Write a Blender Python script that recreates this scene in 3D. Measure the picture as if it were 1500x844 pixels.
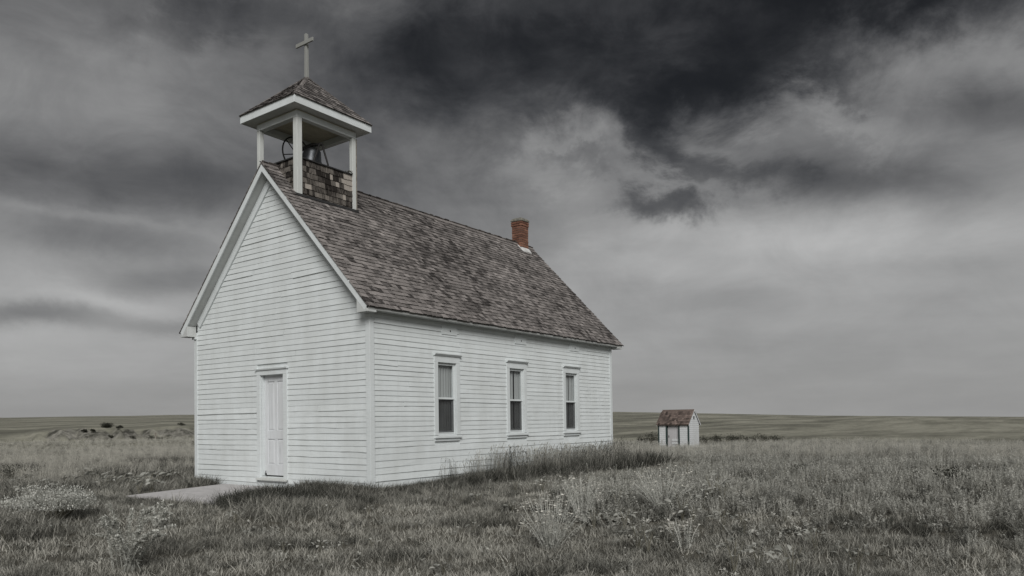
import bpy, bmesh, math, random
import numpy as np
from mathutils import Vector, Matrix
R = math.radians
rnd = random.Random(7)
for o in list(bpy.data.objects):
    bpy.data.objects.remove(o)
scene = bpy.context.scene
COL = scene.collection

# ------------------------------------------------------------------ camera
EYE = Vector((-9.926, -10.6245, 1.2685))
YAW, PITCH, ROLL = R(36.1422), R(1.1574), R(-0.7541)
fw = Vector((math.cos(PITCH) * math.cos(YAW), math.cos(PITCH) * math.sin(YAW), math.sin(PITCH)))
rt = Vector((math.sin(YAW), -math.cos(YAW), 0))
up = rt.cross(fw)
rt, up = (math.cos(ROLL) * rt + math.sin(ROLL) * up), (math.cos(ROLL) * up - math.sin(ROLL) * rt)
cd = bpy.data.cameras.new('camera')
co = bpy.data.objects.new('camera', cd)
COL.objects.link(co)
co.matrix_world = Matrix(((rt.x, up.x, -fw.x, EYE.x), (rt.y, up.y, -fw.y, EYE.y), (rt.z, up.z, -fw.z, EYE.z), (0, 0, 0, 1)))
cd.sensor_width = 36
cd.lens = 1088.36 / 1500 * 36
cd.shift_y = (595.33 - 422) / 1500
cd.clip_start, cd.clip_end = 0.1, 20000
scene.camera = co

# ------------------------------------------------------------------ view
scene.view_settings.view_transform = 'Standard'
scene.view_settings.look = 'None'
scene.view_settings.gamma = 1
scene.view_settings.exposure = 0.9
scene.view_settings.use_curve_mapping = False
scene.cycles.max_bounces = 5
scene.cycles.diffuse_bounces = 2
scene.cycles.glossy_bounces = 2
scene.cycles.transparent_max_bounces = 8

# ------------------------------------------------------------------ sun
SUN_AZ, SUN_EL = R(224), R(33)
sd = bpy.data.lights.new('sun', 'SUN')
sd.energy, sd.angle, sd.color = 1.5, R(30), (1.0, 0.985, 0.965)
so = bpy.data.objects.new('sun', sd)
COL.objects.link(so)
sdir = Vector((math.cos(SUN_EL) * math.cos(SUN_AZ), math.cos(SUN_EL) * math.sin(SUN_AZ), math.sin(SUN_EL)))
so.rotation_euler = sdir.to_track_quat('Z', 'Y').to_euler()
so.location = (-20, -20, 30)


# ------------------------------------------------------------------ node helpers
class NT:
    def __init__(self, tree):
        self.t = tree
        tree.nodes.clear()

    def n(self, kind, **kw):
        nd = self.t.nodes.new(kind)
        for k, v in kw.items():
            setattr(nd, k, v)
        return nd

    def put(self, sock, v):
        if isinstance(v, bpy.types.NodeSocket):
            self.t.links.new(v, sock)
        elif v is not None:
            if isinstance(v, (tuple, list)) and len(v) == 3 and sock.type == 'RGBA':
                v = (*v, 1)
            sock.default_value = v

    def m(self, op, a, b=None, c=None, clamp=False):
        nd = self.n('ShaderNodeMath', operation=op, use_clamp=clamp)
        for i, v in enumerate((a, b, c)):
            self.put(nd.inputs[i], v)
        return nd.outputs[0]

    def noise(self, vec, scale, detail=4, rough=0.55, dist=0.0, out=0):
        nd = self.n('ShaderNodeTexNoise')
        self.put(nd.inputs['Vector'], vec)
        nd.inputs['Scale'].default_value = scale
        nd.inputs['Detail'].default_value = detail
        nd.inputs['Roughness'].default_value = rough
        nd.inputs['Distortion'].default_value = dist
        return nd.outputs[out]

    def ramp(self, fac, stops, interp='LINEAR'):
        nd = self.n('ShaderNodeValToRGB')
        nd.color_ramp.interpolation = interp
        e = nd.color_ramp.elements
        while len(e) < len(stops):
            e.new(0.5)
        for el, (p, c) in zip(e, stops):
            el.position = p
            el.color = (c, c, c, 1) if isinstance(c, (int, float)) else (*c, 1)
        self.put(nd.inputs[0], fac)
        return nd.outputs[0]

    def mix(self, fac, a, b, mode='MIX'):
        nd = self.n('ShaderNodeMix', data_type='RGBA', blend_type=mode)
        self.put(nd.inputs[0], fac)
        self.put(nd.inputs[6], a)
        self.put(nd.inputs[7], b)
        return nd.outputs[2]

    def mapping(self, vec, scale=(1, 1, 1), rot=(0, 0, 0), loc=(0, 0, 0)):
        nd = self.n('ShaderNodeMapping')
        self.put(nd.inputs[0], vec)
        nd.inputs['Location'].default_value = loc
        nd.inputs['Rotation'].default_value = rot
        nd.inputs['Scale'].default_value = scale
        return nd.outputs[0]


# ------------------------------------------------------------------ world: broken storm cloud over a physical sky
world = bpy.data.worlds.new('World')
scene.world = world
world.use_nodes = True
N = NT(world.node_tree)
sky = N.n('ShaderNodeTexSky', sky_type='NISHITA')
sky.sun_disc = False
sky.sun_elevation = SUN_EL
sky.sun_rotation = math.pi / 2 - SUN_AZ
tc = N.n('ShaderNodeTexCoord').outputs['Generated']
sep = N.n('ShaderNodeSeparateXYZ')
N.put(sep.inputs[0], tc)
DX, DY, DZ = sep.outputs
# a cloud deck seen from below: direction projected on a horizontal plane
den = N.m('ADD', N.m('MAXIMUM', DZ, 0.0), 0.10)
deck = N.n('ShaderNodeCombineXYZ')
N.put(deck.inputs[0], N.m('DIVIDE', DX, den))
N.put(deck.inputs[1], N.m('DIVIDE', DY, den))
deck = deck.outputs[0]
az0 = N.m('MULTIPLY', N.m('ARCTAN2', DY, DX), 180 / math.pi)
el0 = N.m('MULTIPLY', N.m('ARCSINE', DZ), 180 / math.pi)
ae = N.n('ShaderNodeCombineXYZ')
N.put(ae.inputs[0], az0)
N.put(ae.inputs[1], N.m('MULTIPLY', el0, 1.5))
ae = ae.outputs[0]
warpv = N.n('ShaderNodeSeparateColor')
N.put(warpv.inputs[0], N.noise(ae, 0.12, 7, 0.64, 0.25, out=1))
warp2 = N.n('ShaderNodeSeparateColor')
N.put(warp2.inputs[0], N.noise(ae, 0.035, 3, 0.5, 0.0, out=1))
az = N.m('ADD', N.m('ADD', az0, N.m('MULTIPLY', N.m('SUBTRACT', warpv.outputs[0], 0.5), 15.0)), N.m('MULTIPLY', N.m('SUBTRACT', warp2.outputs[0], 0.5), 6.0))
el = N.m('ADD', N.m('ADD', el0, N.m('MULTIPLY', N.m('SUBTRACT', warpv.outputs[1], 0.5), 11.0)), N.m('MULTIPLY', N.m('SUBTRACT', warp2.outputs[1], 0.5), 3.0))
# calmer coordinates for the streaky cloud
azs = N.m('ADD', az0, N.m('MULTIPLY', N.m('SUBTRACT', warp2.outputs[0], 0.5), 10.0))
els = N.m('ADD', el0, N.m('MULTIPLY', N.m('SUBTRACT', warpv.outputs[1], 0.5), 2.2))


def vec2(a, b_):
    c_ = N.n('ShaderNodeCombineXYZ')
    N.put(c_.inputs[0], a)
    N.put(c_.inputs[1], b_)
    return c_.outputs[0]


torn, calm = vec2(az, el), vec2(azs, els)


def blob(val_, a, e, sa, se, tilt, amp, streak=False):
    """one soft cloud mass: val_ + amp * exp(-d^k)"""
    mp = N.n('ShaderNodeMapping', vector_type='TEXTURE')
    N.put(mp.inputs[0], calm if streak else torn)
    mp.inputs['Location'].default_value = (a, e, 0)
    mp.inputs['Rotation'].default_value = (0, 0, R(tilt))
    mp.inputs['Scale'].default_value = (sa, se, 1)
    dp = N.n('ShaderNodeVectorMath', operation='DOT_PRODUCT')
    N.put(dp.inputs[0], mp.outputs[0])
    N.put(dp.inputs[1], mp.outputs[0])
    q = dp.outputs['Value']
    q = N.m('POWER', q, 1.2 if streak else 1.5)
    return N.m('MULTIPLY_ADD', N.m('POWER', math.exp(-1), q), amp, val_)


val = N.ramp(N.m('DIVIDE', N.m('MAXIMUM', els, 0.0), 60.0), [(0.0, 0.585), (0.035, 0.575), (0.09, 0.60), (0.18, 0.61), (0.26, 0.53), (0.36, 0.45), (0.48, 0.40), (1.0, 0.42)])
# az (deg, 70 = left edge of frame, 1 = right edge), elevation (deg)
BLOBS = [
    # az, el, sigma az, sigma el, tilt, amplitude, 1 = calm streak, 0 = torn edge
    (27.0, 28.5, 17.0, 6.6, 0, -0.165, 0), (38, 24.5, 9, 4.2, 10, -0.08, 0), (23, 22.3, 6, 3.0, 0, -0.16, 0), (10, 28.5, 11, 3.4, 20, -0.20, 0),
    (24, 42.0, 26, 9.0, 0, -0.12, 0), (28, 25.5, 9, 2.0, 12, -0.05, 0),
    (29.5, 20.6, 4.2, 1.7, 0, 0.09, 0), (5.0, 22.0, 6.0, 3.2, 25, 0.08, 0), (13, 20.8, 5, 1.4, 25, 0.07, 0), (33.5, 18.5, 4, 1.5, -10, 0.06, 0), (20.5, 21.2, 2.2, 1.3, 30, 0.07, 0),
    (24.2, 15.7, 3.6, 1.6, 10, -0.22, 0), (20.5, 18.6, 5.0, 1.5, 24, -0.13, 0), (16.5, 25.2, 6.5, 2.6, 22, -0.14, 0), (6.0, 29.0, 5.0, 2.4, 25, -0.08, 0), (30.5, 18.6, 2.2, 0.8, 0, -0.07, 0),
    (11.0, 16.4, 7.5, 1.6, 12, -0.15, 1), (2.0, 19.0, 6.0, 1.5, 12, -0.12, 1),
    (66.5, 15.9, 11.0, 2.1, -3, -0.15, 1), (57, 17.0, 9.0, 2.6, 3, -0.11, 1), (63.0, 12.4, 8.0, 1.3, 2, -0.12, 1), (59, 10.2, 5, 0.9, -4, -0.12, 1),
    (66.0, 14.0, 6.5, 0.35, 3, 0.05, 1),
    (68.5, 7.4, 4.2, 0.7, -4, -0.15, 1), (60.5, 7.0, 4.0, 0.55, 0, -0.09, 1), (67.5, 9.2, 4.0, 0.9, 8, 0.04, 1), (63, 8.3, 3.5, 0.6, 5, 0.05, 1),
    (66, 22.5, 9, 4.0, -15, 0.06, 1), (66, 5.0, 10, 2.6, 0, 0.035, 1), (60, 27.5, 5, 1.6, -18, -0.05, 0),
    (46, 23.5, 8, 7.0, 0, -0.10, 0), (42, 16.5, 8, 3.0, 0, -0.07, 1), (56, 28.5, 6, 2.0, -10, -0.05, 0), (40, 12.5, 6, 2.5, 0, -0.07, 1),
    (26, 11.4, 4.0, 1.0, 3, 0.05, 1), (16, 13.2, 9.0, 1.4, 4, 0.05, 1), (20, 8.6, 7.0, 1.0, -2, -0.04, 1), (17, 5.4, 8.0, 0.9, -3, -0.03, 1),
    (7, 10.0, 6.0, 0.7, 4, -0.03, 1), (12, 12.4, 13.0, 2.4, 3, 0.05, 1), (27, 14.3, 6.0, 1.8, 0, 0.05, 1),
]
for b in BLOBS:
    val = blob(val, *b[:6], streak=bool(b[6]))
# billow and streak detail; weaker towards the horizon
hz = N.m('MULTIPLY', N.m('DIVIDE', N.m('MAXIMUM', el0, 0.0), 18.0), 1.0, clamp=True)
d1 = N.m('MULTIPLY', N.m('SUBTRACT', N.noise(ae, 0.15, 7, 0.62, 0.5), 0.5), 0.22)
ae2 = N.mapping(ae, (0.45, 1.6, 1), (0, 0, R(-9)))
d2 = N.m('MULTIPLY', N.m('SUBTRACT', N.noise(ae2, 0.16, 6, 0.55, 0.2), 0.5), 0.13)
d3 = N.m('MULTIPLY', N.m('SUBTRACT', N.noise(deck, 1.1, 5, 0.55, 0.3), 0.5), 0.10)
val = N.m('ADD', val, N.m('MULTIPLY', N.m('ADD', d1, d3), N.m('ADD', N.m('MULTIPLY', hz, 0.85), 0.12)))
val = N.m('ADD', val, N.m('MULTIPLY', d2, 0.75))
val = N.m('SMOOTH_MAX', val, 0.13, 0.08)
lin = N.m('POWER', val, 2.2)
tint = N.ramp(N.m('MULTIPLY', lin, 2.2, clamp=True), [(0.0, (0.97, 0.99, 1.06)), (0.25, (1.0, 1.0, 1.015)), (0.6, (1.0, 1.0, 0.995))])
cloud = N.n('ShaderNodeVectorMath', operation='SCALE')
N.put(cloud.inputs[0], tint)
N.put(cloud.inputs['Scale'], N.m('MULTIPLY', lin, 10.0))
skymix = N.mix(0.985, sky.outputs[0], cloud.outputs[0])
# below the horizon: dull earth
skymix = N.mix(N.m('LESS_THAN', DZ, -0.02), skymix, (0.7, 0.68, 0.6))
bg = N.n('ShaderNodeBackground')
bg.inputs['Strength'].default_value = 0.054
N.put(bg.inputs[0], skymix)
world.cycles.sampling_method = 'MANUAL'
world.cycles.sample_map_resolution = 256
wo = N.n('ShaderNodeOutputWorld')
N.put(wo.inputs[0], bg.outputs[0])

# ------------------------------------------------------------------ materials
MATS = {}


def newmat(name):
    m = bpy.data.materials.new(name)
    m.use_nodes = True
    MATS[name] = m
    n = NT(m.node_tree)
    b = n.n('ShaderNodeBsdfPrincipled')
    out = n.n('ShaderNodeOutputMaterial')
    n.put(out.inputs[0], b.outputs[0])
    b.inputs['Specular IOR Level'].default_value = 0.25
    return n, b, out


def bump(n, b, h, strength=0.3, dist=0.01):
    bp = n.n('ShaderNodeBump')
    bp.inputs['Strength'].default_value = strength
    bp.inputs['Distance'].default_value = dist
    n.put(bp.inputs['Height'], h)
    n.put(b.inputs['Normal'], bp.outputs[0])


def wpos(n):
    return n.n('ShaderNodeNewGeometry').outputs['Position']


def attr(n, name, kind='GEOMETRY'):
    a = n.n('ShaderNodeAttribute', attribute_name=name, attribute_type=kind)
    return a.outputs['Fac']


def paint(name, base, wear=0.5, grain=(1.2, 1.2, 30), under=(0.30, 0.285, 0.26)):
    n, b, _ = newmat(name)
    p = wpos(n)
    rn = n.n('ShaderNodeObjectInfo').outputs['Random']
    dirt = n.noise(n.mapping(p, (1.5, 1.5, 0.5)), 1.6, 7, 0.62)
    c = n.mix(n.ramp(dirt, [(0.38, 0.0), (0.75, 0.6)]), base, tuple(v * 0.74 * f for v, f in zip(base, (1.0, 0.985, 0.95))))
    c = n.mix(n.m('MULTIPLY', rn, 0.28), c, tuple(v * 0.80 for v in base))
    g = n.noise(n.mapping(p, grain), 3.0, 6, 0.65)
    c = n.mix(n.ramp(g, [(0.50, 0.0), (0.72, 0.55)]), c, tuple(v * 0.66 for v in base))
    run = n.noise(n.mapping(p, (5, 5, 0.35)), 1.7, 5, 0.6)
    c = n.mix(n.ramp(run, [(0.55, 0.0), (0.78, 0.20)]), c, tuple(v * 0.7 for v in base))
    # flaked paint, more of it low down where rain splashes
    sepz = n.n('ShaderNodeSeparateXYZ')
    n.put(sepz.inputs[0], p)
    low = n.m('MULTIPLY', n.m('SUBTRACT', 1.0, n.m('DIVIDE', sepz.outputs[2], 1.0)), 0.05, clamp=True)
    fl = n.noise(n.mapping(p, (7, 7, 24)), 2.3, 6, 0.7, 0.4)
    fl = n.m('ADD', fl, n.m('MULTIPLY', low, wear * 1.4))
    c = n.mix(n.ramp(fl, [(0.715 - 0.06 * wear, 0.0), (0.75 - 0.06 * wear, 0.85)]), c, under)
    n.put(b.inputs['Base Color'], c)
    b.inputs['Roughness'].default_value = 0.62
    bump(n, b, g, 0.35, 0.006)
    return n


paint('white_paint', (0.70, 0.738, 0.74), 0.55)
paint('trim_paint', (0.69, 0.728, 0.733), 0.3)
paint('door_paint', (0.66, 0.68, 0.695), 0.25, (8, 8, 0.8))
paint('soffit_paint', (0.56, 0.58, 0.57), 0.2)
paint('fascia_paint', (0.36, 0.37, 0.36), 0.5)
paint('belfry_paint', (0.60, 0.62, 0.60), 0.75, (9, 9, 0.9))
paint('cross_paint', (0.29, 0.295, 0.28), 0.9, (9, 9, 0.9))
paint('outhouse_paint', (0.63, 0.65, 0.655), 1.2, under=(0.24, 0.23, 0.22))
paint('outhouse_door', (0.50, 0.495, 0.50), 1.0)
paint('ceiling_board', (0.60, 0.57, 0.46), 0.6, (6, 1, 6))
paint('green_trim', (0.035, 0.055, 0.052), 0.2, under=(0.12, 0.12, 0.11))


def shingle_mat(name, dark, light, patch, contrast=1.0):
    n, b, _ = newmat(name)
    p = wpos(n)
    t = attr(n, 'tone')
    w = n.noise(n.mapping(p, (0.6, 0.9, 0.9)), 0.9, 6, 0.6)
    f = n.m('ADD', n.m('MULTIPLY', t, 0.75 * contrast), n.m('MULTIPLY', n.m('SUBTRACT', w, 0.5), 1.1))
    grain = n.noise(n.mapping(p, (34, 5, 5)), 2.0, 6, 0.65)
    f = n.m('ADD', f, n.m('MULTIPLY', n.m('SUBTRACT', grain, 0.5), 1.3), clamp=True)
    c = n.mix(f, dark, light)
    lich = n.noise(p, 9.0, 5, 0.7)
    c = n.mix(n.ramp(lich, [(0.60, 0.0), (0.72, 0.55)]), c, patch)
    n.put(b.inputs['Base Color'], c)
    b.inputs['Roughness'].default_value = 0.85
    bump(n, b, grain, 0.5, 0.006)


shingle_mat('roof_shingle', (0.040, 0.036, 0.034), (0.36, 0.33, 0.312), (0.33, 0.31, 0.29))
shingle_mat('belfry_shingle', (0.016, 0.013, 0.011), (0.33, 0.30, 0.265), (0.035, 0.03, 0.026), 1.3)
shingle_mat('outhouse_shingle', (0.038, 0.030, 0.026), (0.24, 0.185, 0.16), (0.10, 0.09, 0.08))


def simple(name, col, rough=0.8, nscale=12, var=0.35, metal=0.0, bmp=0.3):
    n, b, _ = newmat(name)
    p = wpos(n)
    f = n.noise(p, nscale, 6, 0.62)
    c = n.mix(n.ramp(f, [(0.3, 0.0), (0.7, 1.0)]), tuple(v * (1 - var) for v in col), tuple(min(1, v * (1 + var)) for v in col))
    n.put(b.inputs['Base Color'], c)
    b.inputs['Roughness'].default_value = rough
    b.inputs['Metallic'].default_value = metal
    if bmp:
        bump(n, b, f, bmp, 0.008)
    return n, b, c


simple('dark_interior', (0.10, 0.095, 0.09), 0.9, 2)
simple('flashing', (0.03, 0.03, 0.03), 0.5, 6, 0.4)
simple('white_flashing', (0.55, 0.55, 0.54), 0.6, 6, 0.25)
simple('mortar', (0.22, 0.20, 0.18), 0.9, 30)
simple('cap_mortar', (0.17, 0.165, 0.14), 0.95, 14, 0.5)
simple('bell_metal', (0.085, 0.09, 0.095), 0.42, 8, 0.35, 0.85)
simple('iron', (0.028, 0.027, 0.026), 0.6, 10, 0.4, 0.3)
simple('nest_straw', (0.13, 0.13, 0.11), 0.95, 40, 0.6)
simple('post_wood', (0.22, 0.20, 0.17), 0.9, 10, 0.4)
simple('black_hole', (0.012, 0.012, 0.012), 0.9, 5, 0.1)
n, b, _c = simple('concrete', (0.47, 0.455, 0.45), 0.85, 5, 0.16)
n, b, _ = newmat('brick')
t = n.n('ShaderNodeObjectInfo').outputs['Random']
g = n.noise(wpos(n), 22, 6, 0.65)
c = n.mix(t, (0.11, 0.052, 0.036), (0.26, 0.130, 0.088))
c = n.mix(n.ramp(g, [(0.5, 0.0), (0.75, 0.7)]), c, (0.055, 0.035, 0.028))
n.put(b.inputs['Base Color'], c)
b.inputs['Roughness'].default_value = 0.9
bump(n, b, g, 0.5, 0.006)

# glass: clear sheet with fresnel reflection
m = bpy.data.materials.new('window_glass')
m.use_nodes = True
MATS['window_glass'] = m
n = NT(m.node_tree)
tr = n.n('ShaderNodeBsdfTransparent')
tr.inputs[0].default_value = (0.93, 0.95, 0.95, 1)
gl = n.n('ShaderNodeBsdfGlossy')
gl.inputs['Roughness'].default_value = 0.03
fr = n.n('ShaderNodeFresnel')
ior = n.m('MULTIPLY_ADD', n.n('ShaderNodeNewGeometry').outputs['Backfacing'], 1 / 1.5 - 1.5, 1.5)
n.put(fr.inputs[0], ior)
gb = n.n('ShaderNodeBump')
gb.inputs['Strength'].default_value = 0.06
n.put(gb.inputs['Height'], n.noise(wpos(n), 3, 2))
n.put(gl.inputs['Normal'], gb.outputs[0])
mx = n.n('ShaderNodeMixShader')
n.put(mx.inputs[0], fr.outputs[0])
n.put(mx.inputs[1], tr.outputs[0])
n.put(mx.inputs[2], gl.outputs[0])
o_ = n.n('ShaderNodeOutputMaterial')
n.put(o_.inputs[0], mx.outputs[0])
# insect screen: fine dark mesh, half open
m = bpy.data.materials.new('screen_mesh')
m.use_nodes = True
MATS['screen_mesh'] = m
n = NT(m.node_tree)
tr = n.n('ShaderNodeBsdfTransparent')
df = n.n('ShaderNodeBsdfDiffuse')
df.inputs[0].default_value = (0.035, 0.035, 0.036, 1)
mx = n.n('ShaderNodeMixShader')
n.put(mx.inputs[0], n.m('ADD', n.m('MULTIPLY', n.noise(wpos(n), 5, 3), 0.2), 0.5))
n.put(mx.inputs[1], tr.outputs[0])
n.put(mx.inputs[2], df.outputs[0])
o_ = n.n('ShaderNodeOutputMaterial')
n.put(o_.inputs[0], mx.outputs[0])
n, b, _ = newmat('curtain_cloth')
b.inputs['Base Color'].default_value = (0.33, 0.338, 0.334, 1)
b.inputs['Roughness'].default_value = 0.9
# weave
bump(n, b, n.noise(n.mapping(wpos(n), (20, 20, 2)), 6, 4), 0.3, 0.01)


def foliage(name, dark, pale, transl=0.25, inst=True, straw=None):
    """leaf colour runs dark -> pale with the plant's own tone (scattered plants carry it as an instance attribute)"""
    n, b, out = newmat(name)
    p = wpos(n)
    rn = n.n('ShaderNodeObjectInfo').outputs['Random']
    patch = n.noise(p, 0.55, 4, 0.6)
    f = n.m('ADD', n.m('MULTIPLY', n.m('SUBTRACT', rn, 0.08), 0.7), n.m('MULTIPLY', n.m('SUBTRACT', patch, 0.5), 0.7))
    if inst:
        f = n.m('ADD', f, n.m('MULTIPLY', attr(n, 'tone', 'INSTANCER'), 0.75))
    else:
        f = n.m('ADD', f, 0.35)
    f = n.m('ADD', f, n.m('MULTIPLY', n.m('SUBTRACT', attr(n, 'btone'), 0.5), 0.7), clamp=True)
    c = n.mix(f, dark, pale)
    n.put(b.inputs['Base Color'], c)
    b.inputs['Roughness'].default_value = 0.65
    tl = n.n('ShaderNodeBsdfTranslucent')
    n.put(tl.inputs[0], c)
    mx = n.n('ShaderNodeMixShader')
    mx.inputs[0].default_value = transl
    n.put(mx.inputs[1], b.outputs[0])
    n.put(mx.inputs[2], tl.outputs[0])
    n.put(out.inputs[0], mx.outputs[0])


foliage('grass_blade', (0.045, 0.046, 0.038), (0.56, 0.545, 0.485))
foliage('forb_leaf', (0.075, 0.076, 0.064), (0.58, 0.575, 0.525))
foliage('broad_leaf', (0.12, 0.123, 0.105), (0.44, 0.44, 0.40), 0.2, False)
foliage('sage_leaf', (0.28, 0.285, 0.255), (0.66, 0.66, 0.61), 0.2, False)
foliage('shrub_leaf', (0.025, 0.027, 0.02), (0.085, 0.085, 0.066), 0.15, False)
foliage('petal', (0.62, 0.60, 0.52), (0.82, 0.80, 0.73), 0.2, False)
foliage('stem', (0.07, 0.068, 0.05), (0.20, 0.19, 0.15), 0.0, False)

# ground: thatch and soil close by, grassland far off, bare pale soil where it is steep
n, b, _ = newmat('prairie_ground')
geo = n.n('ShaderNodeNewGeometry')
p = geo.outputs['Position']
big = n.noise(n.mapping(p, (1, 1, 0.2)), 0.012, 7, 0.6, 0.6)
band = n.noise(n.mapping(p, (0.35, 1.9, 1), (0, 0, R(-36))), 0.02, 6, 0.62, 0.4)
mid = n.noise(p, 0.35, 8, 0.65)
fine = n.noise(p, 5.0, 8, 0.7)
f = n.m('ADD', n.m('MULTIPLY', big, 0.55), n.m('MULTIPLY', n.m('ADD', n.m('MULTIPLY', n.m('SUBTRACT', band, 0.5), 1.6), 0.5), 0.6))
f = n.m('ADD', f, n.m('MULTIPLY', n.m('SUBTRACT', mid, 0.5), 0.55))
f = n.m('ADD', f, n.m('MULTIPLY', n.m('SUBTRACT', fine, 0.5), 0.35))
c = n.ramp(f, [(0.36, (0.095, 0.094, 0.074)), (0.56, (0.200, 0.196, 0.155)), (0.72, (0.31, 0.302, 0.245))])
ln_ = n.n('ShaderNodeVectorMath', operation='DISTANCE')
n.put(ln_.inputs[0], p)
ln_.inputs[1].default_value = (2, -2, 0)
nearm = n.ramp(n.m('DIVIDE', ln_.outputs['Value'], 100.0), [(0.26, 1.0), (0.5, 0.0)])
c = n.mix(nearm, c, n.mix(fine, (0.05, 0.047, 0.038), (0.16, 0.15, 0.12)))
sepn = n.n('ShaderNodeSeparateXYZ')
n.put(sepn.inputs[0], geo.outputs['Normal'])
steep = n.ramp(n.m('ADD', sepn.outputs[2], n.m('MULTIPLY', n.m('SUBTRACT', n.noise(p, 0.18, 6, 0.7), 0.5), 0.22)), [(0.935, 1.0), (0.985, 0.0)])
soil = n.mix(n.ramp(n.noise(n.mapping(p, (1, 1, 0.4)), 0.45, 7, 0.72), [(0.40, 0.0), (0.62, 1.0)]), (0.055, 0.054, 0.044), (0.29, 0.28, 0.245))
c = n.mix(steep, c, soil)
n.put(b.inputs['Base Color'], c)
b.inputs['Roughness'].default_value = 0.95
bump(n, b, n.m('ADD', fine, n.m('MULTIPLY', mid, 2.0)), 0.6, 0.12)


# ------------------------------------------------------------------ mesh helpers
WT = {}


class MB:
    def __init__(self):
        self.v, self.f, self.tone = [], [], []

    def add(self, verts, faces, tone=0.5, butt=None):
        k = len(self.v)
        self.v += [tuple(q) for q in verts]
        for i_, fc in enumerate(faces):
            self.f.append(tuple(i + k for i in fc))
            self.tone.append(butt if (butt is not None and i_ == 2) else tone)  # butt face darker: weathered end grain plus the shadow line under it, painted in

    def hexa(self, q, tone=0.5):
        """8 points: bottom ring 0-3, top ring 4-7"""
        self.add(q, [(3, 2, 1, 0), (4, 5, 6, 7), (0, 1, 5, 4), (1, 2, 6, 5), (2, 3, 7, 6), (3, 0, 4, 7)], tone)

    def box(self, a, b, tone=0.5):
        (x0, y0, z0), (x1, y1, z1) = a, b
        x0, x1 = min(x0, x1), max(x0, x1)
        y0, y1 = min(y0, y1), max(y0, y1)
        z0, z1 = min(z0, z1), max(z0, z1)
        self.hexa([(x0, y0, z0), (x1, y0, z0), (x1, y1, z0), (x0, y1, z0), (x0, y0, z1), (x1, y0, z1), (x1, y1, z1), (x0, y1, z1)], tone)

    def prism(self, poly, vec, tone=0.5):
        n_ = len(poly)
        P = [Vector(q) for q in poly]
        V = Vector(vec)
        k = [tuple(q) for q in P] + [tuple(q + V) for q in P]
        fs = [tuple(range(n_ - 1, -1, -1)), tuple(range(n_, 2 * n_))] + [(i, (i + 1) % n_, n_ + (i + 1) % n_, n_ + i) for i in range(n_)]
        self.add(k, fs, tone)

    def tube(self, pts, rad, seg=6, tone=0.5):
        P = [Vector(q) for q in pts]
        rs = rad if isinstance(rad, (list, tuple)) else [rad] * len(P)
        rings = []
        for i, q in enumerate(P):
            d = (P[min(i + 1, len(P) - 1)] - P[max(i - 1, 0)]).normalized()
            a = d.orthogonal().normalized() if i == 0 else (prev - d * prev.dot(d)).normalized()
            prev = a
            bb = d.cross(a)
            rings.append([q + (a * math.cos(2 * math.pi * k / seg) + bb * math.sin(2 * math.pi * k / seg)) * rs[i] for k in range(seg)])
        vs = [v for r in rings for v in r]
        fs = []
        for i in range(len(P) - 1):
            for k in range(seg):
                fs.append((i * seg + k, i * seg + (k + 1) % seg, (i + 1) * seg + (k + 1) % seg, (i + 1) * seg + k))
        fs.append(tuple(range(seg - 1, -1, -1)))
        fs.append(tuple((len(P) - 1) * seg + k for k in range(seg)))
        self.add(vs, fs, tone)

    def lathe(self, prof, c, seg=24, tone=0.5, axis=None):
        vs, fs = [], []
        M = axis or Matrix.Identity(3)
        for r, z in prof:
            for k in range(seg):
                a = 2 * math.pi * k / seg
                vs.append(M @ Vector((r * math.cos(a), r * math.sin(a), z)) + Vector(c))
        for i in range(len(prof) - 1):
            for k in range(seg):
                fs.append((i * seg + k, i * seg + (k + 1) % seg, (i + 1) * seg + (k + 1) % seg, (i + 1) * seg + k))
        self.add(vs, fs, tone)

    def mesh(self, name, mat, attrname='tone', smooth=False):
        me = bpy.data.meshes.new(name)
        me.from_pydata(self.v, [], self.f)
        a = me.attributes.new(attrname, 'FLOAT', 'FACE')
        a.data.foreach_set('value', self.tone)
        me.materials.append(MATS[mat])
        if smooth:
            me.polygons.foreach_set('use_smooth', [True] * len(me.polygons))
        me.update()
        return me


def link(name, data, parent=None, loc=None):
    """loc is a world position; the parents are never rotated"""
    o = bpy.data.objects.new(name, data)
    COL.objects.link(o)
    w = Vector(loc or (0, 0, 0))
    WT[o] = w
    if parent:
        o.parent = parent
        o.location = w - WT[parent]
    else:
        o.location = w
    return o


def build(name, mb, mat, parent=None, smooth=False, bevel=0.0, kind=None, attrname='tone'):
    me = mb.mesh(name, mat, attrname, smooth)
    o = link(name, me, parent)
    if bevel:
        md = o.modifiers.new('bevel', 'BEVEL')
        md.width, md.segments, md.limit_method = bevel, 2, 'ANGLE'
    if kind:
        o['kind'] = kind
    return o


def thing(name, label, cat, loc, group=None):
    o = link(name, None, None, loc)
    o['label'], o['category'] = label, cat
    if group:
        o['group'] = group
    return o


def tag(o, label, cat, group=None):
    o['label'], o['category'] = label, cat
    if group:
        o['group'] = group
    return o


def sm(a, b_, x):
    t_ = np.clip((np.asarray(x, float) - a) / (b_ - a), 0, 1)
    return t_ * t_ * (3 - 2 * t_)


rs = np.random.RandomState(3)
SW = [(rs.uniform(0, 2 * math.pi), rs.uniform(0, 2 * math.pi), 2 ** rs.uniform(-0.6, 0.6)) for _ in range(9)]


def wob(x, y, wl):
    """smooth pseudo-random field in -1..1 with wavelength wl"""
    s = 0
    for a, ph, k in SW:
        s = s + np.sin((np.asarray(x) * math.cos(a) + np.asarray(y) * math.sin(a)) * 2 * math.pi * k / wl + ph)
    return s / 4.5


# ------------------------------------------------------------------ terrain
CX, CY = EYE.x, EYE.y


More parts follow.
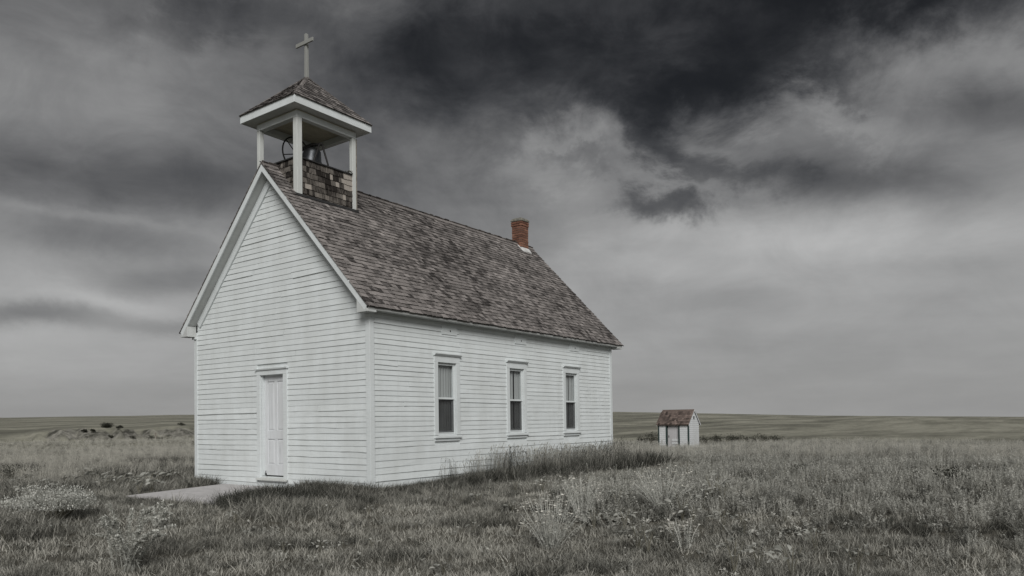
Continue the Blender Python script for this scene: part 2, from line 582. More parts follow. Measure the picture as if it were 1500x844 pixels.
def ground(x, y):
    x, y = np.asarray(x, float), np.asarray(y, float)
    dx, dy = x - CX, y - CY
    r = np.hypot(dx, dy)
    azd = np.degrees(np.arctan2(dy, dx))
    left = sm(33, 55, azd) * (1 - sm(120, 150, azd))
    z = -0.34 + 0.22 * sm(7.5, 13.5, r)
    z = z - 0.10 * sm(15, 24, r) * left
    z = z - (0.42 + 0.0 * left) * sm(22, 46, r) * (1 - left) - 0.25 * sm(25, 70, r) * left
    # swale behind the meadow crest
    r0 = 50 + 48 * left
    z = z - (4.6 * (1 - left) + 1.3 * left) * sm(r0, r0 + 70, r)
    # eroded bank on the left
    bw = sm(56, 60, azd) * (1 - sm(66.5, 72, azd)) + 0.25 * sm(66, 70, azd) * (1 - sm(100, 120, azd))
    rb = 168 + 5 * wob(azd * 3.0, r * 0.05, 22) + 2.6 * wob(azd * 3.0 + 40, r * 0.2, 7.5) + 1.6 * wob(azd * 3.0 - 20, r * .4, 3.1)
    z = z + left * (bw * (2.75 + .35 * wob(azd * 3.0 + 9, 0, 16)) * sm(rb, rb + 6.0 + 1.5 * wob(azd * 3.0, 3, 5), r) + (1 - bw) * 2.6 * sm(150, 215, r))
    # far rise to the horizon
    hor = np.interp(azd, [-60, -5, 1.6, 13.7, 23.2, 28.3, 45, 59.5, 67, 70.7, 90, 130], [-.10, -.17, -.15, .12, .46, .62, .70, .70, .63, .61, .55, .4])
    zend = 1.27 + 1300 * np.tan(np.radians(hor))
    zst = -5.25 * (1 - left) + (-0.1) * left
    f_ = sm(0, 1, np.clip((r - 190) / 1110, 0, 1)) * 0.5 + 0.5 * np.clip((r - 190) / 1110, 0, 1)
    z = z + (zend - zst) * f_
    z = z + (0.9 * wob(x, y, 260) + 0.7 * wob(y, x, 120)) * sm(110, 260, r) * (1 - sm(700, 1200, r)) * (1 - 0.6 * left)
    z = z + 0.04 * wob(x, y, 5.5) * sm(4, 8, r) + 0.10 * wob(x + 9, y, 17) * sm(16, 32, r)
    z = z + 0.018 * wob(x, y + 3, 1.3) * (1 - sm(25, 40, r))
    # church stands on level ground; outhouse as well
    return z


azs_ = np.concatenate([np.arange(-12, 84, 0.42), np.arange(84, 348, 4.0)])
rr_ = [0.0, 1.0, 2.0, 3.0]
while rr_[-1] < 1400:
    s_ = 0.032 if rr_[-1] < 60 else (0.02 if rr_[-1] < 260 else 0.04)
    rr_.append(rr_[-1] * (1 + s_) + 0.02)
rr_ += [1700, 2400, 3600, 6000]
rr_ = np.array(rr_[1:])
A_, R_ = np.meshgrid(np.radians(azs_), rr_)
X_, Y_ = CX + R_ * np.cos(A_), CY + R_ * np.sin(A_)
Z_ = ground(X_, Y_)
far = R_ > 1400
Z_[far] = np.broadcast_to(Z_[R_[:, 0] <= 1400][-1], Z_.shape)[far] - (R_[far] - 1400) * 0.006
na, nr = len(azs_), len(rr_)
V_ = np.stack([X_, Y_, Z_], -1).reshape(-1, 3)
ii, jj = np.meshgrid(np.arange(nr - 1), np.arange(na), indexing='ij')
j2 = (jj + 1) % na
F_ = np.stack([ii * na + jj, ii * na + j2, (ii + 1) * na + j2, (ii + 1) * na + jj], -1).reshape(-1, 4)[:, ::-1]
centre = len(V_)
V_ = np.vstack([V_, [[CX, CY, float(ground(CX, CY))]]])
faces_ = [tuple(f[::-1]) for f in F_.tolist()] + [(centre, k, (k + 1) % na) for k in range(na)]
me = bpy.data.meshes.new('prairie_ground')
me.from_pydata(V_.tolist(), [], faces_)
me.polygons.foreach_set('use_smooth', [True] * len(me.polygons))
me.materials.append(MATS['prairie_ground'])
me.update()
go = link('ground', me)
go['kind'] = 'structure'

# ------------------------------------------------------------------ church
W, L, HW = 6.054, 9.655, 3.5
AF, BE, A2, ZR = 0.2485, 0.2252, 0.3256, 6.9175
YM = W / 2
SL = (ZR - 3.5132) / (YM + BE)          # rise per metre
TH = math.atan(SL)


def zroof(y):
    return ZR - SL * abs(y - YM)


church = thing('church', 'white clapboard country church with shingled roof, open belfry and brick chimney', 'church', (L / 2, YM, 0))
EXPO = 0.118          # front wall courses


def clap(parent, side, s0b, s1b, s0t, s1t, z, wear, expo=EXPO):
    """one lap-siding board; s runs along the wall, the butt stands proud of the course below"""
    j = lambda k: rnd.uniform(-k, k)
    k = 0.0025 + 0.004 * wear
    za, zb = z + j(k), z + j(k)
    butt = 0.0 + j(0.003) - 0.006 * wear * rnd.random()
    top = 0.0115
    h = expo + 0.012
    nseg = 4
    vs, fs = [], []
    if rnd.random() < .07 + .06 * wear:          # a board that has slipped or cupped
        if rnd.random() < .5:
            za -= rnd.uniform(.006, .016)
        else:
            zb -= rnd.uniform(.006, .016)
        butt -= rnd.uniform(.002, .010)
    sag = j(0.004 + 0.008 * wear)
    for i in range(nseg + 1):
        q = i / nseg
        zz = za + (zb - za) * q + sag * math.sin(math.pi * q) + j(0.0012 + 0.002 * wear)
        bo = butt + j(0.002 + 0.004 * wear)
        sb, st = s0b + (s1b - s0b) * q, s0t + (s1t - s0t) * q
        ring = [(sb, bo, zz), (st, top, zz + h), (st, 0.029, zz + h), (sb, 0.029, zz)]
        vs += ring
    for i in range(nseg):
        a, b_ = i * 4, i * 4 + 4
        for e in range(4):
            fs.append((a + e, a + (e + 1) % 4, b_ + (e + 1) % 4, b_ + e))
    fs += [(3, 2, 1, 0), (nseg * 4, nseg * 4 + 1, nseg * 4 + 2, nseg * 4 + 3)]
    if side == 'side':
        vs = [(s, d, zz) for s, d, zz in vs]
    elif side == 'front':
        vs = [(d, s, zz) for s, d, zz in vs]
        fs = [f[::-1] for f in fs]
    mb = MB()
    mb.add(vs, fs)
    return build('clapboard', mb, 'white_paint', parent)


WINX = [(1.945, 2.545), (4.525, 5.125), (7.065, 7.665)]
WZ0, WZ1 = 1.015, 2.555
CAS = 0.115
# --- right side wall: sheathing with window openings, boards on it
mb = MB()
ys0, ys1 = 0.03, 0.13
zt_ = 3.62
xs = [0.03] + [v for w in WINX for v in w] + [L - 0.03]
for i in range(0, len(xs), 2):
    mb.box((xs[i], ys0, -0.25), (xs[i + 1], ys1, zt_))
for x0, x1 in WINX:
    mb.box((x0, ys0, -0.25), (x1, ys1, WZ0 - 0.02))
    mb.box((x0, ys0, WZ1 + 0.02), (x1, ys1, zt_))
side_wall = build('side_wall', mb, 'white_paint', church)
ncourse = 36
z = -0.132
while z < 3.5:
    ex = 0.132 if z < 0.75 else 0.1015
    wear = 0.9 if z < 0.9 else 0.25
    segs = [(0.105, L - 0.105)]
    if z + ex > WZ0 - 0.14 and z < WZ1 + 0.16:
        e = [0.105]
        for x0, x1 in WINX:
            e += [x0 - CAS + 0.01, x1 + CAS - 0.01]
        e.append(L - 0.105)
        segs = [(e[k], e[k + 1]) for k in range(0, len(e), 2)]
    for a, b_ in segs:
        if b_ - a > 5:
            c1 = rnd.uniform(a + 2.2, b_ - 3.6)
            c2 = rnd.uniform(c1 + 1.8, b_ - 1.0)
            cuts = [a, c1, c2, b_]
        elif b_ - a > 1.5 and rnd.random() < 0.22:
            cuts = [a, rnd.uniform(a + .4, b_ - .4), b_]
        else:
            cuts = [a, b_]
        for q in range(len(cuts) - 1):
            clap(side_wall, 'side', cuts[q] + 0.003, cuts[q + 1] - 0.003, cuts[q] + 0.003, cuts[q + 1] - 0.003, z, wear, ex)
    z += ex
# --- front gable wall
DY0, DY1, DZ0, DZ1 = 2.66, 3.47, 0.15, 2.35
mb = MB()
XI0, XI1 = 0.03, 0.13
mb.box((XI0, 0.03, -0.25), (XI1, DY0, 3.6))
mb.box((XI0, DY1, -0.25), (XI1, W - 0.03, 3.6))
mb.box((XI0, DY0, -0.25), (XI1, DY1, DZ0 - 0.02))
mb.box((XI0, DY0, DZ1 + 0.02), (XI1, DY1, 3.6))
mb.prism([(XI0, 0.03, 3.6), (XI0, W - 0.03, 3.6), (XI0, YM, zroof(YM) - 0.2)], (XI1 - XI0, 0, 0))
front_wall = build('front_wall', mb, 'white_paint', church)
i = -1
while True:
    z = i * EXPO
    if z > zroof(YM) - 0.35:
        break
    wear = 1.0 if i < 14 else 0.3
    dz = 0.17

    def lim(zz):
        return max(0.105, YM - (ZR - dz - zz) / SL) if zz > 3.3 else 0.105
    s0b, s0t = lim(z), lim(z + EXPO + .012)
    if s0t > YM - 0.05:
        s0t = YM - 0.04
    pieces = [(s0b, W - s0b, s0t, W - s0t)]
    if z + EXPO > DZ0 - 0.07 and z < DZ1 + 0.13:
        pieces = [(s0b, DY0 - CAS - 0.02 + 0.01, s0b, DY0 - CAS - 0.02 + 0.01), (DY1 + CAS + 0.01, W - s0b, DY1 + CAS + 0.01, W - s0b)]
    for a, b_, at_, bt_ in pieces:
        ln = b_ - a
        if ln > 4.2 or (ln > 1.6 and rnd.random() < 0.25):
            c1 = rnd.uniform(a + .3 * ln, b_ - .3 * ln)
            clap(front_wall, 'front', a, c1 - .003, at_, c1 - .003, z, wear)
            clap(front_wall, 'front', c1 + .003, b_, c1 + .003, bt_, z, wear)
        else:
            clap(front_wall, 'front', a, b_, at_, bt_, z, wear)
    i += 1
# --- the two far walls, lapped the same way but joined
mb = MB()
mb.box((0.03, W - 0.13, -0.25), (L - 0.03, W - 0.03, 3.62))
for i in range(-1, 36):
    z = i * 0.1
    mb.hexa([(0.1, W - .03, z), (L - .1, W - .03, z), (L - .1, W, z), (0.1, W, z), (0.1, W - .03, z + .11), (L - .1, W - .03, z + .11), (L - .1, W - .018, z + .11), (0.1, W - .018, z + .11)])
far_wall = build('far_side_wall', mb, 'white_paint', church)
mb = MB()
mb.prism([(L - .13, 0.03, -0.25), (L - .13, W - 0.03, -0.25), (L - .13, W - 0.03, 3.6), (L - .13, YM, ZR - .2), (L - .13, 0.03, 3.6)], (.1, 0, 0))
for i in range(-1, 66):
    z = i * 0.1
    a = max(0.1, YM - (ZR - .17 - z) / SL) if z > 3.3 else .1
    mb.hexa([(L - .03, a, z), (L, a, z), (L, W - a, z), (L - .03, W - a, z), (L - .03, a, z + .11), (L - .021, a, z + .11), (L - .021, W - a, z + .11), (L - .03, W - a, z + .11)])
build('rear_wall', mb, 'white_paint', church)
mb = MB()
mb.box((0.14, 0.14, -0.04), (L - 0.14, W - 0.14, 0.04))
build('church_floor', mb, 'dark_interior', church)
# corner boards
for x0, x1, y0, y1 in ((-.013, .105, -.014, .105), (L - .105, L + .013, -.014, .105), (-.013, .105, W - .105, W + .014), (L - .105, L + .013, W - .105, W + .014)):
    mb = MB()
    mb.box((x0, y0, -0.27), (x1, y1, 3.49))
    build('corner_board', mb, 'trim_paint', church, bevel=0.004)
# frieze under the side eave
for yy in (-0.012, W + 0.012 - 0.04):
    mb = MB()
    mb.box((0.107, yy, 3.40), (L - 0.107, yy + 0.04, 3.60))
    build('frieze_board', mb, 'trim_paint', church, bevel=0.003)
# patched siding high on the side wall
for px, w_ in ((2.33, .5), (5.0, .48), (7.55, .5)):
    mb = MB()
    mb.box((px - w_ / 2, -0.0135, 3.17), (px + w_ / 2, 0.02, 3.36))
    pt = build('patch_board', mb, 'white_paint', church, bevel=0.003)
    mb = MB()
    mb.lathe([(0, .006), (.016, .005), (.018, 0)], (px + .03, -.0137, 3.255), 10, axis=Matrix.Rotation(R(90), 3, 'X'))
    build('bolt', mb, 'iron', pt, True)

# --- windows
for wi, (x0, x1) in enumerate(WINX):
    mb = MB()
    hw_ = CAS
    mb.box((x0 - hw_, -0.017, WZ0 - 0.02), (x0, 0.026, WZ1))
    mb.box((x1, -0.017, WZ0 - 0.02), (x1 + hw_, 0.026, WZ1))
    mb.box((x0 - hw_, -0.019, WZ1), (x1 + hw_, 0.026, WZ1 + 0.135))
    win = build('window', mb, 'trim_paint', church, bevel=0.003)
    mb = MB()
    mb.prism([(x0 - hw_ - .02, 0.02, WZ1 + .135), (x0 - hw_ - .02, -.035, WZ1 + .135), (x0 - hw_ - .02, -.075, WZ1 + .175), (x0 - hw_ - .02, -.075, WZ1 + .195), (x0 - hw_ - .02, 0.02, WZ1 + .21)], (x1 - x0 + 2 * hw_ + .04, 0, 0))
    build('head_moulding', mb, 'trim_paint', win)
    mb = MB()
    mb.prism([(x0 - hw_ - .015, 0.02, WZ0 - .02), (x0 - hw_ - .015, -.055, WZ0 - .045), (x0 - hw_ - .015, -.055, WZ0 - .085), (x0 - hw_ - .015, 0.02, WZ0 - .085)], (x1 - x0 + 2 * hw_ + .03, 0, 0))
    mb.box((x0 - hw_ + .01, -.014, WZ0 - .15), (x1 + hw_ - .01, .02, WZ0 - .086))
    build('sill', mb, 'trim_paint', win)
    # jamb lining
    mb = MB()
    mb.box((x0 + .001, 0.027, WZ0), (x0 + .012, .16, WZ1))
    mb.box((x1 - .012, 0.027, WZ0), (x1 - .001, .16, WZ1))
    mb.box((x0 + .012, 0.027, WZ1 - .012), (x1 - .012, .16, WZ1 + .015))
    mb.box((x0 + .012, 0.024, WZ0 - .019), (x1 - .012, .16, WZ0 + .006))
    build('jamb', mb, 'trim_paint', win)
    zm = 1.785
    ax, bx = x0 + .012, x1 - .012
    for nm, za, zb, yy in (('upper_sash', zm - .02, WZ1 - .012, .036), ('lower_sash', WZ0 + .006, zm + .02, .072)):
        mb = MB()
        t_ = .042
        mb.box((ax, yy, za), (ax + t_, yy + .03, zb))
        mb.box((bx - t_, yy, za), (bx, yy + .03, zb))
        mb.box((ax + t_, yy + .001, zb - t_), (bx - t_, yy + .029, zb))
        mb.box((ax + t_, yy + .001, za), (bx - t_, yy + .029, za + (t_ if nm[0] == 'u' else .06)))
        build(nm, mb, 'trim_paint', win, bevel=0.002)
        mb = MB()
        mb.add([(ax + t_, yy + .015, za + .04), (bx - t_, yy + .015, za + .04), (bx - t_, yy + .015, zb - t_), (ax + t_, yy + .015, zb - t_)], [(0, 1, 2, 3)])
        build('pane', mb, 'window_glass', win)
    mb = MB()
    mb.add([(ax + .006, .058, WZ0 + .03), (bx - .006, .058, WZ0 + .03), (bx - .006, .058, zm - .021), (ax + .006, .058, zm - .021)], [(0, 1, 2, 3)])
    build('insect_screen', mb, 'screen_mesh', win)
    mb = MB()
    for xx in (ax + .002, bx - .014):
        mb.box((xx, .052, WZ0 + .008), (xx + .012, .066, zm - .021))
    mb.box((ax + .014, .052, WZ0 + .012), (bx - .014, .066, WZ0 + .03))
    build('screen_frame', mb, 'trim_paint', win)
    # curtains: two hanging folds of cloth
    for s0, s1 in ((x0 - .02, x0 + .33 + .05 * (wi == 0)), (x0 + .38, x1 + .02)) if wi else ((x0 - .02, x1 - .07), (x1 - .05, x1 + .02)):
        mb = MB()
        nn = 40
        vs = []
        for k in range(nn + 1):
            q = k / nn
            xx = s0 + (s1 - s0) * q
            yy = .120 + .013 * math.sin(q * (s1 - s0) * 75 + wi) + .004 * math.sin(q * 31 + 2 * wi)
            for zz, amp in ((WZ1 + .04, .6), (1.8, 1.0), (WZ0 - .02, 1.3)):
                vs.append((xx, .124 + (yy - .120) * amp, zz))
        fs = []
        for k in range(nn):
            for e in range(2):
                fs.append((k * 3 + e, k * 3 + e + 1, k * 3 + e + 4, k * 3 + e + 3))
        mb.add(vs, fs)
        build('curtain', mb, 'curtain_cloth', win, True)

# --- door
mb = MB()
hw_ = CAS + .02
mb.box((-.018, DY0 - hw_, 0.08), (.026, DY0, DZ1))
mb.box((-.018, DY1, 0.08), (.026, DY1 + CAS, DZ1))
mb.box((-.020, DY0 - hw_, DZ1), (.026, DY1 + CAS, DZ1 + .11))
door = build('door', mb, 'trim_paint', church, bevel=0.003)
mb = MB()
mb.prism([(.02, DY0 - hw_ - .03, DZ1 + .11), (-.05, DY0 - hw_ - .03, DZ1 + .11), (-.06, DY0 - hw_ - .03, DZ1 + .135), (.02, DY0 - hw_ - .03, DZ1 + .15)], (0, DY1 - DY0 + hw_ + CAS + .06, 0))
build('drip_cap', mb, 'trim_paint', door)
mb = MB()
mb.box((.027, DY0 + .001, DZ0), (.16, DY0 + .014, DZ1))
mb.box((.027, DY1 - .014, DZ0), (.16, DY1 - .001, DZ1))
mb.box((.027, DY0 + .014, DZ1 - .014), (.16, DY1 - .014, DZ1 + .015))
build('door_jamb', mb, 'trim_paint', door)
mb = MB()
y0, y1 = DY0 + .014, DY1 - .014
xf = .10
st = .105
ymid = (y0 + y1) / 2
rails = [(DZ0 + .01, DZ0 + .24), (DZ0 + .80, DZ0 + .98), (DZ1 - .14, DZ1 - .014)]
mb.box((xf, y0, DZ0 + .01), (xf + .04, y0 + st, DZ1 - .014))
mb.box((xf, y1 - st, DZ0 + .01), (xf + .04, y1, DZ1 - .014))
for za, zb in rails:
    mb.box((xf + .0004, y0 + st, za), (xf + .04, y1 - st, zb))
for za, zb in ((rails[0][1], rails[1][0]), (rails[1][1], rails[2][0])):
    mb.box((xf + .0008, ymid - .05, za), (xf + .04, ymid + .05, zb))
build('door_leaf', mb, 'door_paint', door, bevel=0.004)
for za, zb in ((rails[0][1], rails[1][0]), (rails[1][1], rails[2][0])):
    for ya, yb in ((y0 + st, ymid - .05), (ymid + .05, y1 - st)):
        mb = MB()
        mb.box((xf + .018, ya, za), (xf + .034, yb, zb))
        mb.hexa([(xf + .018, ya + .02, za + .02), (xf + .018, yb - .02, za + .02), (xf + .018, yb - .02, zb - .02), (xf + .018, ya + .02, zb - .02),
                 (xf + .008, ya + .045, za + .045), (xf + .008, yb - .045, za + .045), (xf + .008, yb - .045, zb - .045), (xf + .008, ya + .045, zb - .045)])
        build('door_panel', mb, 'door_paint', door)
mb = MB()
mb.prism([(.15, DY0 - .10, .135), (-.07, DY0 - .10, .10), (-.07, DY0 - .10, .055), (.025, DY0 - .10, .05), (.15, DY0 - .10, .05)], (0, DY1 - DY0 + .2, 0))
threshold = build('threshold', mb, 'belfry_paint', door, bevel=0.006)
mb = MB()
mb.box((xf - .012, y1 - .06, DZ0 + .012), (xf - .001, y1 - .01, DZ0 + .05))
mb.tube([(xf - .008, y1 - .035, DZ0 + .03), (xf - .03, y1 - .05, DZ0 + .075), (xf - .02, y1 - .055, DZ0 + .11)], .006)
build('door_stop', mb, 'iron', door)

# --- roof
N_UP = Vector((0, -math.sin(TH), math.cos(TH)))


def roofpt(x, s, h, side=1):
    """s: distance down the slope from the ridge, h: height above the roof plane; side 1 = right slope"""
    y = -s * math.cos(TH) - h * math.sin(TH)
    return Vector((x, YM + side * y, ZR - .03 - s * math.sin(TH) + h * math.cos(TH)))


SLEN = (YM + BE) / math.cos(TH)
XR0, XR1 = -AF, L + A2
mb = MB()
for sd_ in (1, -1):
    q = [roofpt(XR0 + .01, 0.0, -.05, sd_), roofpt(XR1 - .01, 0.0, -.05, sd_), roofpt(XR1 - .01, SLEN - .02, -.05, sd_), roofpt(XR0 + .01, SLEN - .02, -.05, sd_)]
    q2 = [roofpt(XR0 + .01, 0.0, -.001, sd_), roofpt(XR1 - .01, 0.0, -.001, sd_), roofpt(XR1 - .01, SLEN - .02, -.001, sd_), roofpt(XR0 + .01, SLEN - .02, -.001, sd_)]
    mb.hexa(q + q2 if sd_ == -1 else q[::-1] + q2[::-1])
roof = build('roof', mb, 'flashing', church)

TX0, TX1, TT = 0.1353, 1.7957, 1.4116
TY0, TY1 = YM - TT / 2, YM + TT / 2


def shingle_verts(w, ln, lift, cu):
    """butt at y=0, runs up to y=ln, lies on z=0"""
    g_ = .0035
    return [(g_, 0, .001), (w - g_, 0, .001), (w - g_, ln, -.004), (g_, ln, -.004), (g_, 0 + cu[2], lift + cu[0]), (w - g_, 0 + cu[3], lift + cu[1]), (w - g_, ln, .003), (g_, ln, .003)]


HEXF = [(3, 2, 1, 0), (4, 5, 6, 7), (0, 1, 5, 4), (1, 2, 6, 5), (2, 3, 7, 6), (3, 0, 4, 7)]
SEXP = 0.131
ncs = int(SLEN / SEXP)
sh = []
for sd_ in (1, -1):
    for c_ in range(ncs + 1):
        s = SLEN + .015 - c_ * SEXP
        if s < .05:
            continue
        x = XR0 - .02 - rnd.uniform(0, .1)
        while x < XR1 + .01:
            w = rnd.choice((.085, .10, .115, .125, .14, .155, .17, .19))
            x0_, x1_ = max(x, XR0 - .02), min(x + w, XR1 + .02)
            x += w
            if x1_ - x0_ < .03:
                continue
            p_ = roofpt(x0_, s + rnd.uniform(-.010, .010), 0, sd_)
            if TX0 + .02 < x0_ and x1_ < TX1 - .02 and abs(p_.y - YM) < TT / 2 - .12:
                continue
            sh.append((sd_, p_, x1_ - x0_, c_))
near = sorted([k for k in range(len(sh)) if sh[k][0] == 1], key=lambda k: (sh[k][1] - EYE).length)[:296]
nearset = set(near)
cache = {}
mbj = MB()
RX = {1: Matrix.Rotation(TH, 3, 'X'), -1: Matrix.Rotation(math.pi, 3, 'Z') @ Matrix.Rotation(TH, 3, 'X')}
for k, (sd_, p_, w, c_) in enumerate(sh):
    tone = min(1, max(0, rnd.gauss(.5, .24)))
    ln = min(.21, 0.21)
    if k in nearset:
        key = (round(w / .01), rnd.randrange(4))
        if key not in cache:
            m1 = MB()
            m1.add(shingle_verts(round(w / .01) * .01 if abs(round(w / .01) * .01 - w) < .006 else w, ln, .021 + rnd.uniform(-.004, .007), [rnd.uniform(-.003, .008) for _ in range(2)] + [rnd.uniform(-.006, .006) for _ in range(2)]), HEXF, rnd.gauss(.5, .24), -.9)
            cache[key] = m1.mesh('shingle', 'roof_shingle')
        o = link('shingle', cache[key], roof, p_)
        o.rotation_euler = (TH, 0, 0)
    else:
        vs = shingle_verts(w, ln, .021 + rnd.uniform(-.004, .007), [rnd.uniform(-.003, .008) for _ in range(2)] + [rnd.uniform(-.006, .006) for _ in range(2)])
        off = Vector((w, 0, 0)) if sd_ == -1 else Vector((0, 0, 0))
        mbj.add([RX[sd_] @ Vector(v) + p_ + off for v in vs], HEXF, tone, -.9)  # low butt tone paints the course shadow lines onto the weathered shingle ends
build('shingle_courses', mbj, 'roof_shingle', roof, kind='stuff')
# ridge boards, broken into lengths
mbr = 0
x = TX1 - .03
while x < XR1:
    x1_ = min(x + rnd.uniform(.38, .5), XR1 + .015)
    for sd_ in (1, -1):
        mb = MB()
        h0 = .016 + rnd.uniform(0, .004)
        q = [roofpt(xx, s, h, sd_) for h in (h0, h0 + .014) for xx, s in ((x, -.005), (x1_, -.005), (x1_, .11), (x, .11))]
        mb.hexa(q[::-1] if sd_ == 1 else q, rnd.uniform(.3, .8))
        build('ridge_shingle', mb, 'roof_shingle', roof)
    x = x1_ - .004
for sd_ in (1, -1):
    mb = MB()
    q = [roofpt(xx, s, h, sd_) for h in (.016, .03) for xx, s in ((XR0 - .01, -.005), (TX0, -.005), (TX0, .11), (XR0 - .01, .11))]
    mb.hexa(q[::-1] if sd_ == 1 else q, .5)
    build('ridge_shingle', mb, 'roof_shingle', roof)


# rake fascias, soffits and frieze boards
def rake_strip(x0, x1, h0, h1, sd_, s0, s1, mat, name, parent=church):
    mb = MB()
    q = []
    for h in (h0, h1):
        a0 = roofpt(0, s0, h, sd_)
        # plumb cut at the ridge so that both sides meet
        sr = s0 + h * math.tan(TH) * 1.0 if s0 == 0 else s0
        q += [roofpt(x0, -h * -math.tan(TH) * -1 if s0 == 0 else s0, h, sd_), roofpt(x1, -h * -math.tan(TH) * -1 if s0 == 0 else s0, h, sd_), roofpt(x1, s1, h, sd_), roofpt(x0, s1, h, sd_)]
    mb.hexa(q[::-1] if sd_ == 1 else q)
    return build(name, mb, mat, parent, bevel=0.003)


for sd_ in (1, -1):
    rake_strip(XR0, XR0 + .028, -.12, -.0015, sd_, 0, SLEN - .02, 'trim_paint', 'rake_fascia')
    rake_strip(XR0 + .03, -0.001, -.105, -.085, sd_, 0, SLEN - .03, 'soffit_paint', 'rake_soffit')
    rake_strip(-.032, .028, -.27, -.108, sd_, 0, SLEN - .42, 'trim_paint', 'rake_frieze')
    rake_strip(XR1 - .028, XR1, -.12, -.0015, sd_, 0, SLEN - .02, 'trim_paint', 'rake_fascia')
    rake_strip(L + .001, XR1 - .03, -.105, -.085, sd_, 0, SLEN - .03, 'soffit_paint', 'rake_soffit')
# eaves: fascia, soffit, boxed ends
for sgn, ye, yw in ((1, -BE, -.014), (-1, W + BE, W + .014)):
    mb = MB()
    mb.box((XR0 + .03, ye + sgn * .012, 3.425), (XR1 - .03, ye + sgn * .036, 3.505))
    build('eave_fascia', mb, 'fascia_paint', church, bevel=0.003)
    mb = MB()
    mb.box((XR0 + .031, ye + sgn * .037, 3.428), (XR1 - .031, yw, 3.442))
    build('eave_soffit', mb, 'soffit_paint', church)
    for xa, xb in ((XR0 + .002, -.015), (L + .015, XR1 - .002)):
        mb = MB()
        y1_ = yw + sgn * .10
        mb.prism([(xa, ye + sgn * .013, 3.385), (xa, y1_, 3.385), (xa, y1_, zroof(y1_) - .21), (xa, ye + sgn * .013, zroof(ye + sgn * .013) - .10)], (xb - xa, 0, 0))
        build('cornice_return', mb, 'soffit_paint', church, bevel=0.003)
    mb = MB()
    mb.box((-.05, yw + sgn * -.03, 3.33), (.08, yw + sgn * .12, 3.384))
    build('cornice_block', mb, 'trim_paint', church, bevel=0.004)

# --- belfry
PW = .135
for px, py in ((TX0, TY0), (TX1 - PW, TY0), (TX0, TY1 - PW), (TX1 - PW, TY1 - PW)):
    mb = MB()
    zb = min(zroof(py), zroof(py + PW)) - .06
    pw = PW if (px == TX0 and py == TY0) else .105
    qx, qy = (px if px == TX0 else px + PW - pw), (py if py == TY0 else py + PW - pw)
    mb.box((qx, qy, zb), (qx + pw, qy + pw, 7.86))
    build('belfry_post', mb, 'belfry_paint', church, bevel=0.006)
BZ = 8.01
for a, b_ in (((TX0, TY0, 7.862), (TX1, TY0 + PW, BZ - .012)), ((TX0, TY1 - PW, 7.862), (TX1, TY1, BZ - .012)),
              ((TX0 + .002, TY0 + PW, 7.864), (TX0 + PW, TY1 - PW, BZ - .012)), ((TX1 - PW, TY0 + PW, 7.864), (TX1 - .002, TY1 - PW, BZ - .012))):
    mb = MB()
    mb.box(a, b_)
    build('belfry_beam', mb, 'trim_paint', church, bevel=0.004)
OV = .254
RX0, RX1, RY0, RY1 = TX0 - OV, TX1 + OV, TY0 - OV, TY1 + OV
FT, FB = 8.205, 8.02
RA = Vector(((TX0 + TX1) / 2, YM, 9.19))
mb = MB()
base = [(RX0 + .01, RY0 + .01, FT), (RX1 - .01, RY0 + .01, FT), (RX1 - .01, RY1 - .01, FT), (RX0 + .01, RY1 - .01, FT), tuple(RA - Vector((0, 0, .03)))]
mb.add(base, [(3, 2, 1, 0), (0, 1, 4), (1, 2, 4), (2, 3, 4), (3, 0, 4)])
broof = build('belfry_roof', mb, 'flashing', church)
for a, b_ in (((RX0, RY0, FB), (RX1, RY0 + .03, FT + .004)), ((RX0, RY1 - .03, FB), (RX1, RY1, FT + .004)), ((RX0, RY0 + .03, FB), (RX0 + .03, RY1 - .03, FT + .004)), ((RX1 - .03, RY0 + .03, FB), (RX1, RY1 - .03, FT + .004))):
    mb = MB()
    mb.box(a, b_)
    build('fascia', mb, 'trim_paint', broof, bevel=0.004)
for a, b_ in (((RX0 + .031, RY0 + .031, BZ + .02), (RX1 - .031, TY0 + .03, BZ + .035)), ((RX0 + .031, TY1 - .03, BZ + .02), (RX1 - .031, RY1 - .031, BZ + .035)),
              ((RX0 + .031, TY0 + .03, BZ + .021), (TX0 + .03, TY1 - .03, BZ + .035)), ((TX1 - .03, TY0 + .03, BZ + .021), (RX1 - .031, TY1 - .03, BZ + .035))):
    mb = MB()
    mb.box(a, b_)
    build('soffit', mb, 'soffit_paint', broof)
y = TY0 + .02
while y < TY1 - .02:
    w = .088
    mb = MB()
    mb.box((TX0 + .02, y + .002, BZ - .012 + rnd.uniform(0, .006)), (TX1 - .02, min(y + w, TY1 - .02) - .002, BZ + .018))
    build('ceiling_board', mb, 'ceiling_board', broof)
    y += w
